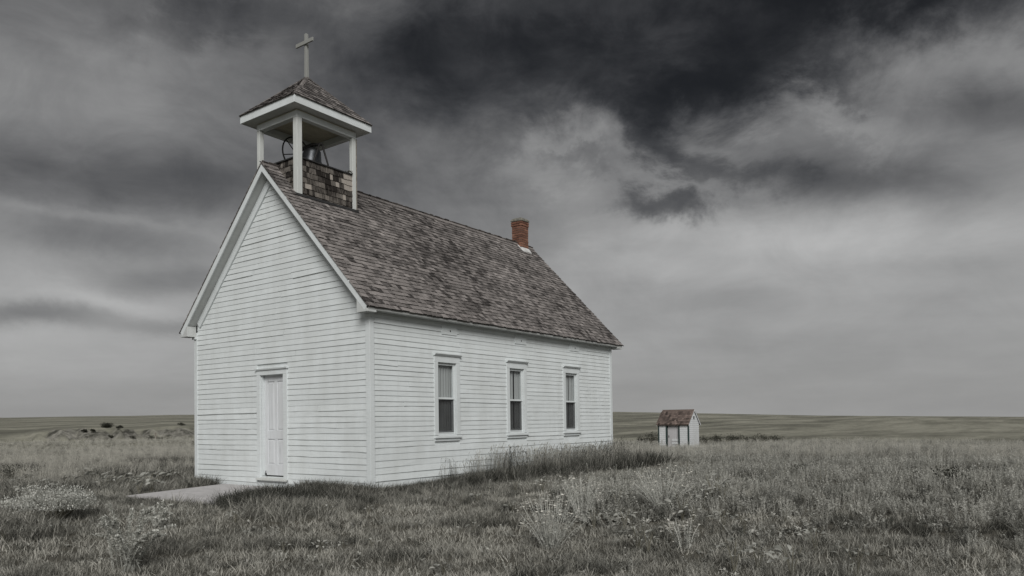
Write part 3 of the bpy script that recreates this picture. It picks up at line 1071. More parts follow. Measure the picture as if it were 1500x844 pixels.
# pyramid shingles
mbj = MB()
ccs = [Vector((RX0, RY0, FT)), Vector((RX1, RY0, FT)), Vector((RX1, RY1, FT)), Vector((RX0, RY1, FT))]
for k in range(4):
    a, b_ = ccs[k], ccs[(k + 1) % 4]
    ex = (b_ - a).normalized()
    mid_ = (a + b_) / 2
    upv = (RA - mid_)
    upv = (upv - ex * upv.dot(ex))
    hl = upv.length
    ey = upv.normalized()
    ez = ex.cross(ey)
    wl = (b_ - a).length
    rows = int(hl / .115)
    for r_ in range(rows):
        s = r_ * .115 - .035
        q0, q1 = wl * .5 * max(s, 0) / hl, wl - wl * .5 * max(s, 0) / hl
        t0 = wl * .5 * min(1, (s + .17) / hl)
        x = q0 - .005
        while x < q1:
            w = rnd.uniform(.08, .17)
            xe = min(x + w, q1 + .005)
            lft = rnd.uniform(.014, .024)
            ln = .17
            if xe - x > .03:
                g_ = .003

                def ytop(u_):
                    return max(s + .005, min(s + ln, hl * 2 * min(max(u_, 0), max(wl - u_, 0)) / wl))
                loc = [(x + g_, s, .0), (xe - g_, s, 0), (xe - g_, ytop(xe), -.004), (x + g_, ytop(x), -.004), (x + g_, s + rnd.uniform(-.008, .004), lft), (xe - g_, s + rnd.uniform(-.008, .004), lft), (xe - g_, ytop(xe), .003), (x + g_, ytop(x), .003)]
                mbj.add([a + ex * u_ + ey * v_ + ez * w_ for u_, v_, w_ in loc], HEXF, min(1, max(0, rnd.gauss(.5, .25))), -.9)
            x += w
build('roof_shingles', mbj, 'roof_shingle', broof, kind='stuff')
for k in range(4):
    a = ccs[k]
    d = RA + Vector((0, 0, .02)) - a
    nst = 11
    for q in range(nst):
        p0 = a + d * (q / nst)
        p1 = a + d * ((q + 1.25) / nst) if q < nst - 1 else RA + Vector((0, 0, .03))
        outw = Vector((a.x - RA.x, a.y - RA.y, 0)).normalized()
        lat = Vector((-outw.y, outw.x, 0))
        mb = MB()
        zz = Vector((0, 0, 1))
        h = .010 + rnd.uniform(-.003, .003)
        ww = .055
        mb.hexa([p0 - lat * ww - zz * .03, p0 + lat * ww - zz * .03, p1 + lat * ww - zz * .05, p1 - lat * ww - zz * .05,
                 p0 - lat * .02 + zz * h, p0 + lat * .02 + zz * h, p1 + lat * .02 + zz * .004, p1 - lat * .02 + zz * .004], rnd.uniform(.1, .6))
        build('hip_shingle', mb, 'roof_shingle', broof)
# shingled parapet between the posts
BW = 7.0
mb = MB()
IN = .03
for a, b_ in (((TX0 + PW, TY0 + IN), (TX1 - PW, TY0 + IN + .05)), ((TX0 + PW, TY1 - IN - .05), (TX1 - PW, TY1 - IN))):
    mb.box((a[0], a[1], 6.0), (b_[0], b_[1], BW - .015))
for xa in (TX0 + IN, TX1 - IN - .05):
    mb.box((xa, TY0 + PW, 6.1), (xa + .05, TY1 - PW, BW - .015))
mb.box((TX0 + .09, TY0 + .09, 6.78), (TX1 - .09, TY1 - .09, 6.82))
bwall = build('belfry_wall', mb, 'flashing', church)
mb = MB()
for a, b_ in (((TX0 + PW, TY0 - .012, BW - .014), (TX1 - PW, TY0 + .09, BW + .012)), ((TX0 + PW, TY1 - .09, BW - .014), (TX1 - PW, TY1 + .012, BW + .012)),
              ((TX0 - .012, TY0 + PW, BW - .014), (TX0 + .09, TY1 - PW, BW + .012)), ((TX1 - .09, TY0 + PW, BW - .014), (TX1 + .012, TY1 - PW, BW + .012))):
    mb.box(a, b_)
build('coping', mb, 'flashing', bwall)
mb = MB()
zf = zroof(TY0)
mb.prism([(TX0 - .05, TY0 - .04, zroof(TY0 - .04) + .002), (TX0 - .05, TY0 - .04, zroof(TY0 - .04) + .02), (TX0 - .05, TY0 - .004, zf + .03), (TX0 - .05, TY0 - .004, zf + .01)], (TX1 - TX0 + .1, 0, 0))
build('base_flashing', mb, 'flashing', bwall)
mb = MB()
mb.box((TX1 + .001, TY0 - .006, zroof(TY0) - .03), (TX1 + .022, TY0 + .07, 7.858))
build('edge_strip', mb, 'post_wood', bwall)
for face in ('front', 'side'):
    s_lo, s_hi = (TX0 + PW, TX1 - PW) if face == 'side' else (TY0 + PW, TY1 - PW)
    if face == 'side':
        s_hi += PW
    for c_ in range(8):
        z = BW - .15 - c_ * .122
        if z < 5.95:
            break
        s = s_lo - rnd.uniform(0, .05)
        while s < s_hi:
            w = rnd.choice((.07, .08, .10, .12, .14, .17))
            a, b_ = max(s, s_lo), min(s + w, s_hi)
            s += w
            if b_ - a < .03:
                continue
            if face == 'front' and z + .15 < zroof((a + b_) / 2) - .05:
                continue
            tone = rnd.gauss(.22, .17)
            if face == 'side' and rnd.random() < .05:
                tone = 1.3
            if face == 'side' and a > s_hi - .45 and z > 6.6:
                tone = 1.2
            mb = MB()
            l0, l1 = .02 + rnd.uniform(-.003, .005), .02 + rnd.uniform(-.003, .005)
            zj, zk = z + rnd.uniform(-.01, .01), z + rnd.uniform(-.01, .01)
            g_ = .003
            if face == 'side':
                yb = TY0 + IN - .001
                q = [(a + g_, yb - l0, zj), (b_ - g_, yb - l1, zk), (b_ - g_, yb, zk), (a + g_, yb, zj), (a + g_, yb - .004, z + .158), (b_ - g_, yb - .004, z + .158), (b_ - g_, yb, z + .158), (a + g_, yb, z + .158)]
            else:
                xb = TX0 + IN - .001
                q = [(xb - l0, b_ - g_, zj), (xb - l1, a + g_, zk), (xb, a + g_, zk), (xb, b_ - g_, zj), (xb - .004, b_ - g_, z + .158), (xb - .004, a + g_, z + .158), (xb, a + g_, z + .158), (xb, b_ - g_, z + .158)]
            mb.hexa(q, tone)
            build('shingle', mb, 'belfry_shingle', bwall)
# cross
mb = MB()
cx_ = RA.x
mb.hexa([(cx_ - .038, YM - .038, 9.16), (cx_ + .038, YM - .038, 9.16), (cx_ + .038, YM + .038, 9.16), (cx_ - .038, YM + .038, 9.16),
         (cx_ - .034, YM - .034, 10.2), (cx_ + .034, YM - .034, 10.2), (cx_ + .034, YM + .034, 10.2), (cx_ - .034, YM + .034, 10.2)])
cross = build('cross', mb, 'cross_paint', church, bevel=0.006)
mb = MB()
mb.box((cx_ - .07, YM - .30, 9.935), (cx_ - .033, YM + .30, 10.02))
build('crossbar', mb, 'cross_paint', cross, bevel=0.006)
# chimney
KX0, KX1, KY0, KY1 = 9.12, 9.50, 2.83, 3.20
mb = MB()
mb.box((KX0 + .012, KY0 + .012, 6.2), (KX1 - .012, KY1 - .012, 7.60))
chim = build('chimney', mb, 'mortar', church)
bmesh_len = {}


def brickmesh(lx, ly):
    key = (round(lx, 3), round(ly, 3))
    if key not in bmesh_len:
        m1 = MB()
        b2 = .004
        q = []
        for zz, ins in ((0, b2), (b2, 0), (.062 - b2, 0), (.062, b2)):
            q.append([(ins, ins, zz), (lx - ins, ins, zz), (lx - ins, ly - ins, zz), (ins, ly - ins, zz)])
        vs = [v for ring in q for v in ring]
        fs = [(3, 2, 1, 0), (12, 13, 14, 15)]
        for i_ in range(3):
            for e in range(4):
                fs.append((i_ * 4 + e, i_ * 4 + (e + 1) % 4, i_ * 4 + 4 + (e + 1) % 4, i_ * 4 + 4 + e))
        m1.add(vs, fs)
        bmesh_len[key] = m1.mesh('brick', 'brick')
    return bmesh_len[key]


for c_ in range(16):
    z = 6.42 + c_ * .074
    jt = .010
    dd = .095
    ex_ = .018 if c_ >= 14 else 0.0
    x0_, x1_, y0_, y1_ = KX0 - ex_, KX1 + ex_, KY0 - ex_, KY1 + ex_
    lx, ly = x1_ - x0_, y1_ - y0_
    sp = []
    if c_ % 2 == 0:
        h = (lx - jt) / 2
        for yy in (y0_, y1_ - dd):
            sp += [(x0_, yy, h, dd), (x0_ + h + jt, yy, h, dd)]
        for xx in (x0_, x1_ - dd):
            sp += [(xx, y0_ + dd + jt, dd, ly - 2 * dd - 2 * jt)]
    else:
        h = (ly - jt) / 2
        for xx in (x0_, x1_ - dd):
            sp += [(xx, y0_, dd, h), (xx, y0_ + h + jt, dd, h)]
        for yy in (y0_, y1_ - dd):
            sp += [(x0_ + dd + jt, yy, lx - 2 * dd - 2 * jt, dd)]
    for bx_, by_, a, b_ in sp:
        link('brick', brickmesh(a, b_), chim, (bx_ + rnd.uniform(-.004, .004), by_ + rnd.uniform(-.004, .004), z))
mb = MB()
q = []
zc = 7.602
prof = [(.03, 0), (.032, .04), (.0, .09), (-.07, .13)]
vs, fs = [], []
for e_, h in prof:
    for xx, yy in ((KX0 - e_, KY0 - e_), (KX1 + e_, KY0 - e_), (KX1 + e_, KY1 + e_), (KX0 - e_, KY1 + e_)):
        vs.append((xx + rnd.uniform(-.012, .012), yy + rnd.uniform(-.012, .012), zc + h + rnd.uniform(-.008, .012)))
for i_ in range(3):
    for e in range(4):
        fs.append((i_ * 4 + e, i_ * 4 + (e + 1) % 4, i_ * 4 + 4 + (e + 1) % 4, i_ * 4 + 4 + e))
fs += [(3, 2, 1, 0), (12, 13, 14, 15)]
mb.add(vs, fs)
build('chimney_cap', mb, 'cap_mortar', chim, bevel=0.01)
mb = MB()
for xx in (KX0 - .07, KX1 + .004):
    pass
mb.prism([(KX0 - .03, KY0 - .10, zroof(KY0 - .10) - .012), (KX0 - .03, KY0 - .10, zroof(KY0 - .1) + .012), (KX0 - .03, KY0 - .004, zroof(KY0) + .05), (KX0 - .03, KY0 - .004, zroof(KY0) - .01)], (KX1 - KX0 + .06, 0, 0))
for yy0, yy1 in ((KY0 - .1, YM),):
    mb.prism([(KX0 - .09, yy0, zroof(yy0) + .004), (KX0 - .09, yy0, zroof(yy0) + .016), (KX0 - .09, yy1, zroof(yy1) + .016), (KX0 - .09, yy1, zroof(yy1) + .004)], (.085, 0, 0))
build('chimney_flashing', mb, 'white_flashing', chim)

# --- bell with its wheel, standing in the belfry
bell = thing('church_bell', 'grey cast bell on an iron stand with a rope wheel, inside the belfry', 'bell', (RA.x, YM, 6.82))
bc = Vector((RA.x, YM - .08, 7.02))
mb = MB()
prof = [(.345, .0), (.36, .015), (.325, .07), (.27, .16), (.225, .27), (.20, .39), (.185, .46), (.13, .515), (.05, .535), (0.0, .54)]
tilt = Matrix.Rotation(R(14), 3, 'X')
mb.lathe(prof, bc, 28, axis=tilt)
mb.lathe([(.0, .49), (.14, .46), (.18, .36), (.24, .17), (.345, .0)], bc, 28, axis=tilt)
build('bell_body', mb, 'bell_metal', bell, True)
mb = MB()
mb.tube([bc + Vector((0, -.42, .52)), bc + Vector((0, -.1, .58)), bc + Vector((0, .1, .58)), bc + Vector((0, .52, .52))], [.025, .045, .045, .025], 8)
build('yoke', mb, 'iron', bell, True)
for dy in (-.40, .40):
    mb = MB()
    for dx in (-.26, .26):
        mb.tube([bc + Vector((dx, dy, -.2)), bc + Vector((dx * .75, dy, .12)), bc + Vector((dx * .12, dy, .53))], [.026, .022, .026], 6)
    mb.tube([bc + Vector((-.20, dy, .05)), bc + Vector((.20, dy, .05))], .016, 6)
    build('stand', mb, 'iron', bell, True)
wc = bc + Vector((0, .47, .50))
mb = MB()
mb.tube([wc + Vector((.38 * math.cos(a), 0, .38 * math.sin(a))) for a in [2 * math.pi * k / 32 for k in range(33)]], .018, 6)
for k in range(6):
    a = 2 * math.pi * k / 6 + .3
    mb.tube([wc, wc + Vector((.38 * math.cos(a), 0, .38 * math.sin(a)))], .012, 5)
build('rope_wheel', mb, 'iron', bell, True)
mb = MB()
for k in range(60):
    a, rr = rnd.uniform(0, 6.28), rnd.uniform(.02, .085)
    c0 = Vector((TX1 - .19 + rr * math.cos(a), TY0 + .02 + rr * math.sin(a), BW + .014 + .005 + .06 * (1 - rr / .09) * rnd.random()))
    b2 = a + rnd.uniform(1, 2)
    mb.tube([c0, c0 + Vector((.05 * math.cos(b2), .05 * math.sin(b2), rnd.uniform(-.004, .03)))], .004, 4)
tag(build('bird_nest', mb, 'nest_straw'), 'small straw bird nest on the belfry parapet beside a post', 'nest')

# ------------------------------------------------------------------ concrete slab before the door
mb = MB()
sl = [(-2.68, 3.98), (-2.68, 1.05), (-.035, 1.75), (-.035, 4.80)]
mb.hexa([(x, y, -.42) for x, y in sl[::-1]] + [(x, y, -.075) for x, y in sl[::-1]])
slab = build('concrete_slab', mb, 'concrete', bevel=0.012)
tag(slab, 'flat pale concrete slab on the ground before the church door', 'slab')

# ------------------------------------------------------------------ outhouse
OX, OY, OWY, ODX = 28.8, 5.65, 1.8, 1.42
OZ = float(ground(OX + .7, OY + .9)) - .04
OE, OA = OZ + 1.72, OZ + 2.42
out = thing('outhouse', 'small weathered white outhouse with dark green trim, standing alone in the grass', 'outhouse', (OX + ODX / 2, OY + OWY / 2, OZ))
mb = MB()
D0, D1 = OY + .58, OY + 1.28
for a, b_ in ((OY, D0), (D1, OY + OWY)):
    mb.box((OX, a, OZ - .1), (OX + .03, b_, OE))
    for i in range(16):
        z = OZ + i * .108
        mb.hexa([(OX - .022, a, z), (OX, a, z), (OX, b_, z), (OX - .022, b_, z), (OX - .004, a, z + .108), (OX, a, z + .108), (OX, b_, z + .108), (OX - .004, b_, z + .108)])
mb.box((OX, D0, OE - .12), (OX + .03, D1, OE))
build('front_wall', mb, 'outhouse_paint', out)


def oh_side(yy, sgn, name):
    mb = MB()
    xm = OX + ODX / 2
    mb.prism([(OX + .031, yy, OZ - .1), (OX + ODX - .031, yy, OZ - .1), (OX + ODX - .031, yy, OE), (xm, yy, OA - .05), (OX + .031, yy, OE)], (0, sgn * .03, 0))
    for i in range(21):
        z = OZ + i * .108
        a = OX if z < OE - .05 else OX + (z - OE + .1) * (ODX / 2) / (OA - OE)
        b_ = 2 * xm - a
        if b_ - a < .1:
            break
        mb.hexa([(a, yy - sgn * .022, z), (b_, yy - sgn * .022, z), (b_, yy, z), (a, yy, z), (a, yy - sgn * .004, z + .108), (b_, yy - sgn * .004, z + .108), (b_, yy, z + .108), (a, yy, z + .108)])
    return build(name, mb, 'outhouse_paint', out)


rw = oh_side(OY, 1, 'gable_wall')
oh_side(OY + OWY, -1, 'gable_wall')
mb = MB()
mb.box((OX + ODX - .03, OY, OZ - .1), (OX + ODX, OY + OWY, OE))
build('rear_wall', mb, 'outhouse_paint', out)
xm = OX + ODX / 2
mb = MB()
for a, b_ in (((xm - .15, OE + .12), (xm + .09, OE + .15)), ((xm - .15, OE + .31), (xm + .09, OE + .34)), ((xm - .15, OE + .15), (xm - .12, OE + .31)), ((xm + .06, OE + .15), (xm + .09, OE + .31))):
    mb.box((a[0], OY - .035, a[1]), (b_[0], OY - .005, b_[1]))
build('vent_frame', mb, 'outhouse_paint', rw)
mb = MB()
mb.box((xm - .119, OY - .027, OE + .151), (xm + .059, OY - .004, OE + .309))
build('vent_opening', mb, 'black_hole', rw)
for yy in (OY - .022, D0 - .06, D1 - .01, OY + OWY - .06):
    mb = MB()
    mb.box((OX - .034, yy, OZ - .1), (OX + .028, yy + .075, OE - .01))
    build('green_post', mb, 'green_trim', out)
mb = MB()
for k in range(5):
    a = D0 + .016 + k * (D1 - D0 - .03) / 5
    mb.box((OX + .06 + .003 * (k % 2), a + .002, OZ + .02), (OX + .085, a + (D1 - D0 - .03) / 5 - .002, OE - .125))
dr = build('door', mb, 'outhouse_door', out)
mb = MB()
for zz in (OZ + .12, OZ + .30, OZ + .48, OZ + .66):
    mb.box((OX + .035, D0 + .03, zz), (OX + .06, D1 - .25, zz + .11))
build('door_batten', mb, 'outhouse_paint', dr)
mb = MB()
mb.box((OX + .04, D1 - .1, OZ + .85), (OX + .06, D1 - .07, OZ + .98))
build('door_latch', mb, 'iron', dr)
mb = MB()
ov = .13
ths = math.atan((OA - OE) / (ODX / 2))
for sd_ in (-1, 1):
    xe = xm + sd_ * (ODX / 2 + ov)
    ze = OA - (OA - OE) / (ODX / 2) * (ODX / 2 + ov)
    q = [(xm, OY - .06, OA), (xe, OY - .06, ze), (xe, OY + OWY + .06, ze), (xm, OY + OWY + .06, OA)]
    lo = [(x, y, z - .05) for x, y, z in q]
    mb.hexa(lo + q if sd_ == 1 else lo[::-1] + q[::-1])
orf = build('roof', mb, 'outhouse_shingle', out)
for yy in (OY - .075, OY + OWY + .062):
    for sd_ in (-1, 1):
        mb = MB()
        xe = xm + sd_ * (ODX / 2 + ov)
        ze = OA - (OA - OE) / (ODX / 2) * (ODX / 2 + ov)
        mb.prism([(xm, yy, OA - .005), (xe, yy, ze - .005), (xe, yy, ze - .10), (xm, yy, OA - .10)], (0, .012, 0))
        build('rake_board', mb, 'outhouse_paint', orf)
mbj = MB()
sll = (ODX / 2 + ov) / math.cos(ths)
for sd_ in (-1, 1):
    for c_ in range(8):
        s = sll + .02 - c_ * .125
        if s < .04:
            break
        y = OY - .08
        while y < OY + OWY + .07:
            w = rnd.uniform(.09, .18)
            ye = min(y + w, OY + OWY + .08)
            q = []
            for h in (0, 1):
                for yy, ss, hh in ((y + .003, s, .02), (ye - .003, s, .02), (ye - .003, max(s - .17, 0), .006), (y + .003, max(s - .17, 0), .006)):
                    hh = hh * h + .001
                    q.append((xm + sd_ * (ss * math.cos(ths) + hh * math.sin(ths)), yy, OA - ss * math.sin(ths) + hh * math.cos(ths)))
            mbj.hexa(q if sd_ == -1 else [q[i] for i in (1, 0, 3, 2, 5, 4, 7, 6)], min(1, max(0, rnd.gauss(.5, .28))))
            y += w
build('roof_shingles', mbj, 'outhouse_shingle', orf, kind='stuff')

# ------------------------------------------------------------------ plants
PR = random.Random(21)


def blade(mb, base, ang, h, w, lean, curl, tone, seg=3):
    d = Vector((math.cos(ang), math.sin(ang), 0))
    s = Vector((-d.y, d.x, 0))
    ca = PR.uniform(-.9, .9)
    s = (s * math.cos(ca) + d * math.sin(ca)).normalized()
    vs = []
    for i in range(seg):
        t = i / seg
        c = Vector(base) + d * (lean * t + curl * t * t) * h + Vector((0, 0, h * (t - .28 * curl * t * t)))
        ww = w * (1 - .75 * t * t) * .5
        vs += [c - s * ww, c + s * ww]
    tip = Vector(base) + d * (lean + curl) * h + Vector((0, 0, h * (1 - .28 * curl)))
    vs.append(tip)
    fs = [(2 * i, 2 * i + 1, 2 * i + 3, 2 * i + 2) for i in range(seg - 1)] + [(2 * seg - 2, 2 * seg - 1, 2 * seg)]
    mb.add(vs, fs, tone)


def leaf(mb, base, ang, pitch, ln, w, tone, droop=.35, seg=3):
    d = Vector((math.cos(ang), math.sin(ang), 0))
    s = Vector((-d.y, d.x, 0))
    z = Vector((0, 0, 1))
    prof = (0.12, .85, 1.0, .62, 0) if seg >= 4 else (.15, 1.0, .75, 0)
    n_ = len(prof) - 1
    vs = []
    for i, pw in enumerate(prof):
        t = i / n_
        c = Vector(base) + (d * math.cos(pitch) * t + z * (math.sin(pitch) * t - droop * t * t)) * ln
        if i == n_:
            vs.append(c)
        else:
            f = w * .5 * pw
            vs += [c - s * f + z * f * .3, c, c + s * f + z * f * .3]
    fs = []
    for i in range(n_ - 1):
        a = i * 3
        fs += [(a, a + 1, a + 4, a + 3), (a + 1, a + 2, a + 5, a + 4)]
    a = (n_ - 1) * 3
    fs += [(a, a + 1, a + 3), (a + 1, a + 2, a + 3)]
    mb.add(vs, fs, tone)


def tuft(nb, h0, h1, spread, w, wind=.25):
    mb = MB()
    for _ in range(nb):
        a, r_ = PR.uniform(0, 6.28), spread * math.sqrt(PR.random())
        h = PR.uniform(h0, h1)
        blade(mb, (r_ * math.cos(a), r_ * math.sin(a), -.02), PR.uniform(0, 6.28) if PR.random() < .8 else PR.gauss(-.6, .7), h, w * PR.uniform(.6, 1.2), PR.uniform(.0, .55), PR.uniform(.05, .95), min(1, max(0, PR.gauss(.5, .36))))
    return mb


def tallgrass(nb, h0, h1, spread, heads=True):
    mb = tuft(int(nb * 1.6), h0 * .4, h1 * .65, spread, .008)
    for _ in range(nb):
        a, r_ = PR.uniform(0, 6.28), spread * math.sqrt(PR.random())
        h = PR.uniform(h0, h1)
        b0 = Vector((r_ * math.cos(a), r_ * math.sin(a), -.02))
        an = PR.gauss(-.6, .9)
        le = PR.uniform(.02, .22)
        d = Vector((math.cos(an), math.sin(an), 0))
        top = b0 + d * le * h + Vector((0, 0, h))
        midp = b0 + d * le * .3 * h + Vector((0, 0, h * .55))
        s = Vector((-d.y, d.x, 0)) * .0022
        mb.add([b0 - s, b0 + s, midp + s, midp - s, top + s * .7, top - s * .7], [(0, 1, 2, 3), (3, 2, 4, 5)], .6)
        if heads:
            hl = PR.uniform(.05, .1)
            dd = (d * .5 + Vector((0, 0, 1))).normalized()
            q = Vector((-d.y, d.x, 0)) * PR.uniform(.004, .008)
            q2 = d * PR.uniform(.004, .008)
            e = top + dd * hl
            m_ = top + dd * hl * .45
            mb.add([top, m_ + q, e, m_ - q], [(0, 1, 2, 3)], .85)
            mb.add([top, m_ + q2, e, m_ - q2], [(0, 1, 2, 3)], .85)
    return mb


def forb(ns, h0, h1, spread, leafl=.03, leafw=.012, dens=55):
    mb = MB()
    for _ in range(ns):
        a, r_ = PR.uniform(0, 6.28), spread * math.sqrt(PR.random())
        h = PR.uniform(h0, h1)
        b0 = Vector((r_ * math.cos(a) * .5, r_ * math.sin(a) * .5, -.02))
        b1 = Vector((r_ * math.cos(a) * 1.2 + PR.gauss(0, .03), r_ * math.sin(a) * 1.2 + PR.gauss(0, .03), h))
        mb.tube([b0, (b0 * .45 + b1 * .55) + Vector((PR.gauss(0, .012), PR.gauss(0, .012), 0)), b1], [.0035, .0028, .0015], 3, .3)
        nl = int(dens * h)
        tone = min(1, max(0, PR.gauss(.6, .25)))
        for k in range(nl):
            t = .12 + .88 * k / nl
            c = b0.lerp(b1, t)
            leaf(mb, c, PR.uniform(0, 6.28), PR.uniform(.1, 1.1), leafl * PR.uniform(.6, 1.3) * (1.15 - .5 * t), leafw * PR.uniform(.7, 1.2), min(1, max(0, tone + PR.gauss(0, .15))), .3, 3)
    return mb


def rosette(nl, ln, w):
    mb = MB()
    for k in range(nl):
        leaf(mb, (0, 0, .01), 6.28 * k / nl + PR.uniform(-.3, .3), PR.uniform(.2, 1.0), ln * PR.uniform(.6, 1.15), w * PR.uniform(.7, 1.2), min(1, max(0, PR.gauss(.55, .2))), PR.uniform(.2, .5), 4)
    return mb


SRC = {}


def kinds(key, mat, makers):
    c = bpy.data.collections.new('source_' + key)
    for i, mbk in enumerate(makers):
        me_ = mbk.mesh(key + '_source', mat, 'btone')
        o = bpy.data.objects.new('%s_source_%02d' % (key, i), me_)
        c.objects.link(o)
    SRC[key] = (c, len(makers))


kinds('short_grass', 'grass_blade', [tuft(38, .035, .125, .13, .008) for _ in range(6)])
kinds('meadow_grass', 'grass_blade', [tuft(34, .14, .34, .13, .009) for _ in range(6)])
kinds('tall_grass', 'grass_blade', [tallgrass(15, .45, .78, .16) for _ in range(5)])
kinds('low_weed', 'forb_leaf', [rosette(PR.randint(6, 11), PR.uniform(.05, .10), PR.uniform(.018, .035)) for _ in range(4)] + [forb(4, .06, .16, .07, .035, .016, 110) for _ in range(3)])
kinds('upright_weed', 'forb_leaf', [forb(PR.randint(5, 8), .20, .46, .15, .055, .023, 60) for _ in range(6)])


def scatter(name, key, pts, mat_label):
    """pts: list of x, y, scale, tone"""
    c, nk = SRC[key]
    P = np.array(pts)
    n_ = len(P)
    z = ground(P[:, 0], P[:, 1])
    me_ = bpy.data.meshes.new(name)
    me_.vertices.add(n_)
    me_.vertices.foreach_set('co', np.stack([P[:, 0], P[:, 1], z], -1).ravel())
    rs2 = np.random.RandomState(len(key) + n_)
    a = me_.attributes.new('rot', 'FLOAT_VECTOR', 'POINT')
    rot = np.stack([rs2.normal(0, .08, n_), rs2.normal(0, .08, n_), rs2.uniform(-.8, .8, n_) + (rs2.rand(n_) < .4) * rs2.uniform(0, 6.28, n_)], -1)
    a.data.foreach_set('vector', rot.ravel())
    a = me_.attributes.new('scl', 'FLOAT', 'POINT')
    a.data.foreach_set('value', P[:, 2].copy())
    a = me_.attributes.new('idx', 'INT', 'POINT')
    a.data.foreach_set('value', rs2.randint(0, nk, n_))
    a = me_.attributes.new('tone', 'FLOAT', 'POINT')
    a.data.foreach_set('value', P[:, 3].copy())
    o = link(name, me_)
    o['kind'] = 'stuff'
    o['label'], o['category'] = mat_label, name.split('_')[-1]
    ng = bpy.data.node_groups.new(name, 'GeometryNodeTree')
    ng.interface.new_socket('Geometry', in_out='INPUT', socket_type='NodeSocketGeometry')
    ng.interface.new_socket('Geometry', in_out='OUTPUT', socket_type='NodeSocketGeometry')
    gi, gout = ng.nodes.new('NodeGroupInput'), ng.nodes.new('NodeGroupOutput')
    iop = ng.nodes.new('GeometryNodeInstanceOnPoints')
    ci = ng.nodes.new('GeometryNodeCollectionInfo')
    ci.inputs['Collection'].default_value = c
    ci.inputs['Separate Children'].default_value = True
    ci.inputs['Reset Children'].default_value = True

    def na_(nm, ty):
        q = ng.nodes.new('GeometryNodeInputNamedAttribute')
        q.data_type = ty
        q.inputs['Name'].default_value = nm
        return q.outputs[0]
    ng.links.new(gi.outputs[0], iop.inputs['Points'])
    ng.links.new(ci.outputs[0], iop.inputs['Instance'])
    iop.inputs['Pick Instance'].default_value = True
    ng.links.new(na_('idx', 'INT'), iop.inputs['Instance Index'])
    ng.links.new(na_('rot', 'FLOAT_VECTOR'), iop.inputs['Rotation'])
    ng.links.new(na_('scl', 'FLOAT'), iop.inputs['Scale'])
    ng.links.new(iop.outputs[0], gout.inputs[0])
    md = o.modifiers.new('scatter', 'NODES')
    md.node_group = ng
    return o


def inslab(x, y, m_=0.0):
    t = (x + 2.68) / 2.645
    return -2.68 - m_ < x < 0.05 and (1.05 + .7 * t - m_) < y < (3.95 + .85 * t + m_)


def blocked(x, y):
    if -0.03 < x < L + .03 and -.03 < y < W + .03:
        return True
    if inslab(x, y):
        return True
    if OX - .05 < x < OX + ODX + .05 and OY - .05 < y < OY + OWY + .05:
        return True
    return False


VR = np.random.RandomState(5)
lists = {k: [] for k in SRC}


def sow(r0, r1, a0, a1, dens, fn):
    n_ = int(.5 * math.radians(a1 - a0) * (r1 * r1 - r0 * r0) * dens)
    r = np.sqrt(VR.uniform(r0 * r0, r1 * r1, n_))
    a = VR.uniform(a0, a1, n_)
    x, y = CX + r * np.cos(np.radians(a)), CY + r * np.sin(np.radians(a))
    n1, n2, n3 = wob(x, y, 1.7), wob(x + 31, y - 7, 5.0), wob(x - 11, y + 5, 0.7)
    for i in range(n_):
        if blocked(x[i], y[i]):
            continue
        res = fn(float(r[i]), float(a[i]), float(x[i]), float(y[i]), float(n1[i]), float(n2[i]), float(n3[i]), VR.rand())
        if res:
            lists[res[0]].append((x[i], y[i], res[1], res[2]))


def dwall(x, y):
    """distance outside the church walls (0 on the wall)"""
    dx = max(-x, 0, x - L)
    dy = max(-y, 0, y - W)
    return math.hypot(dx, dy)


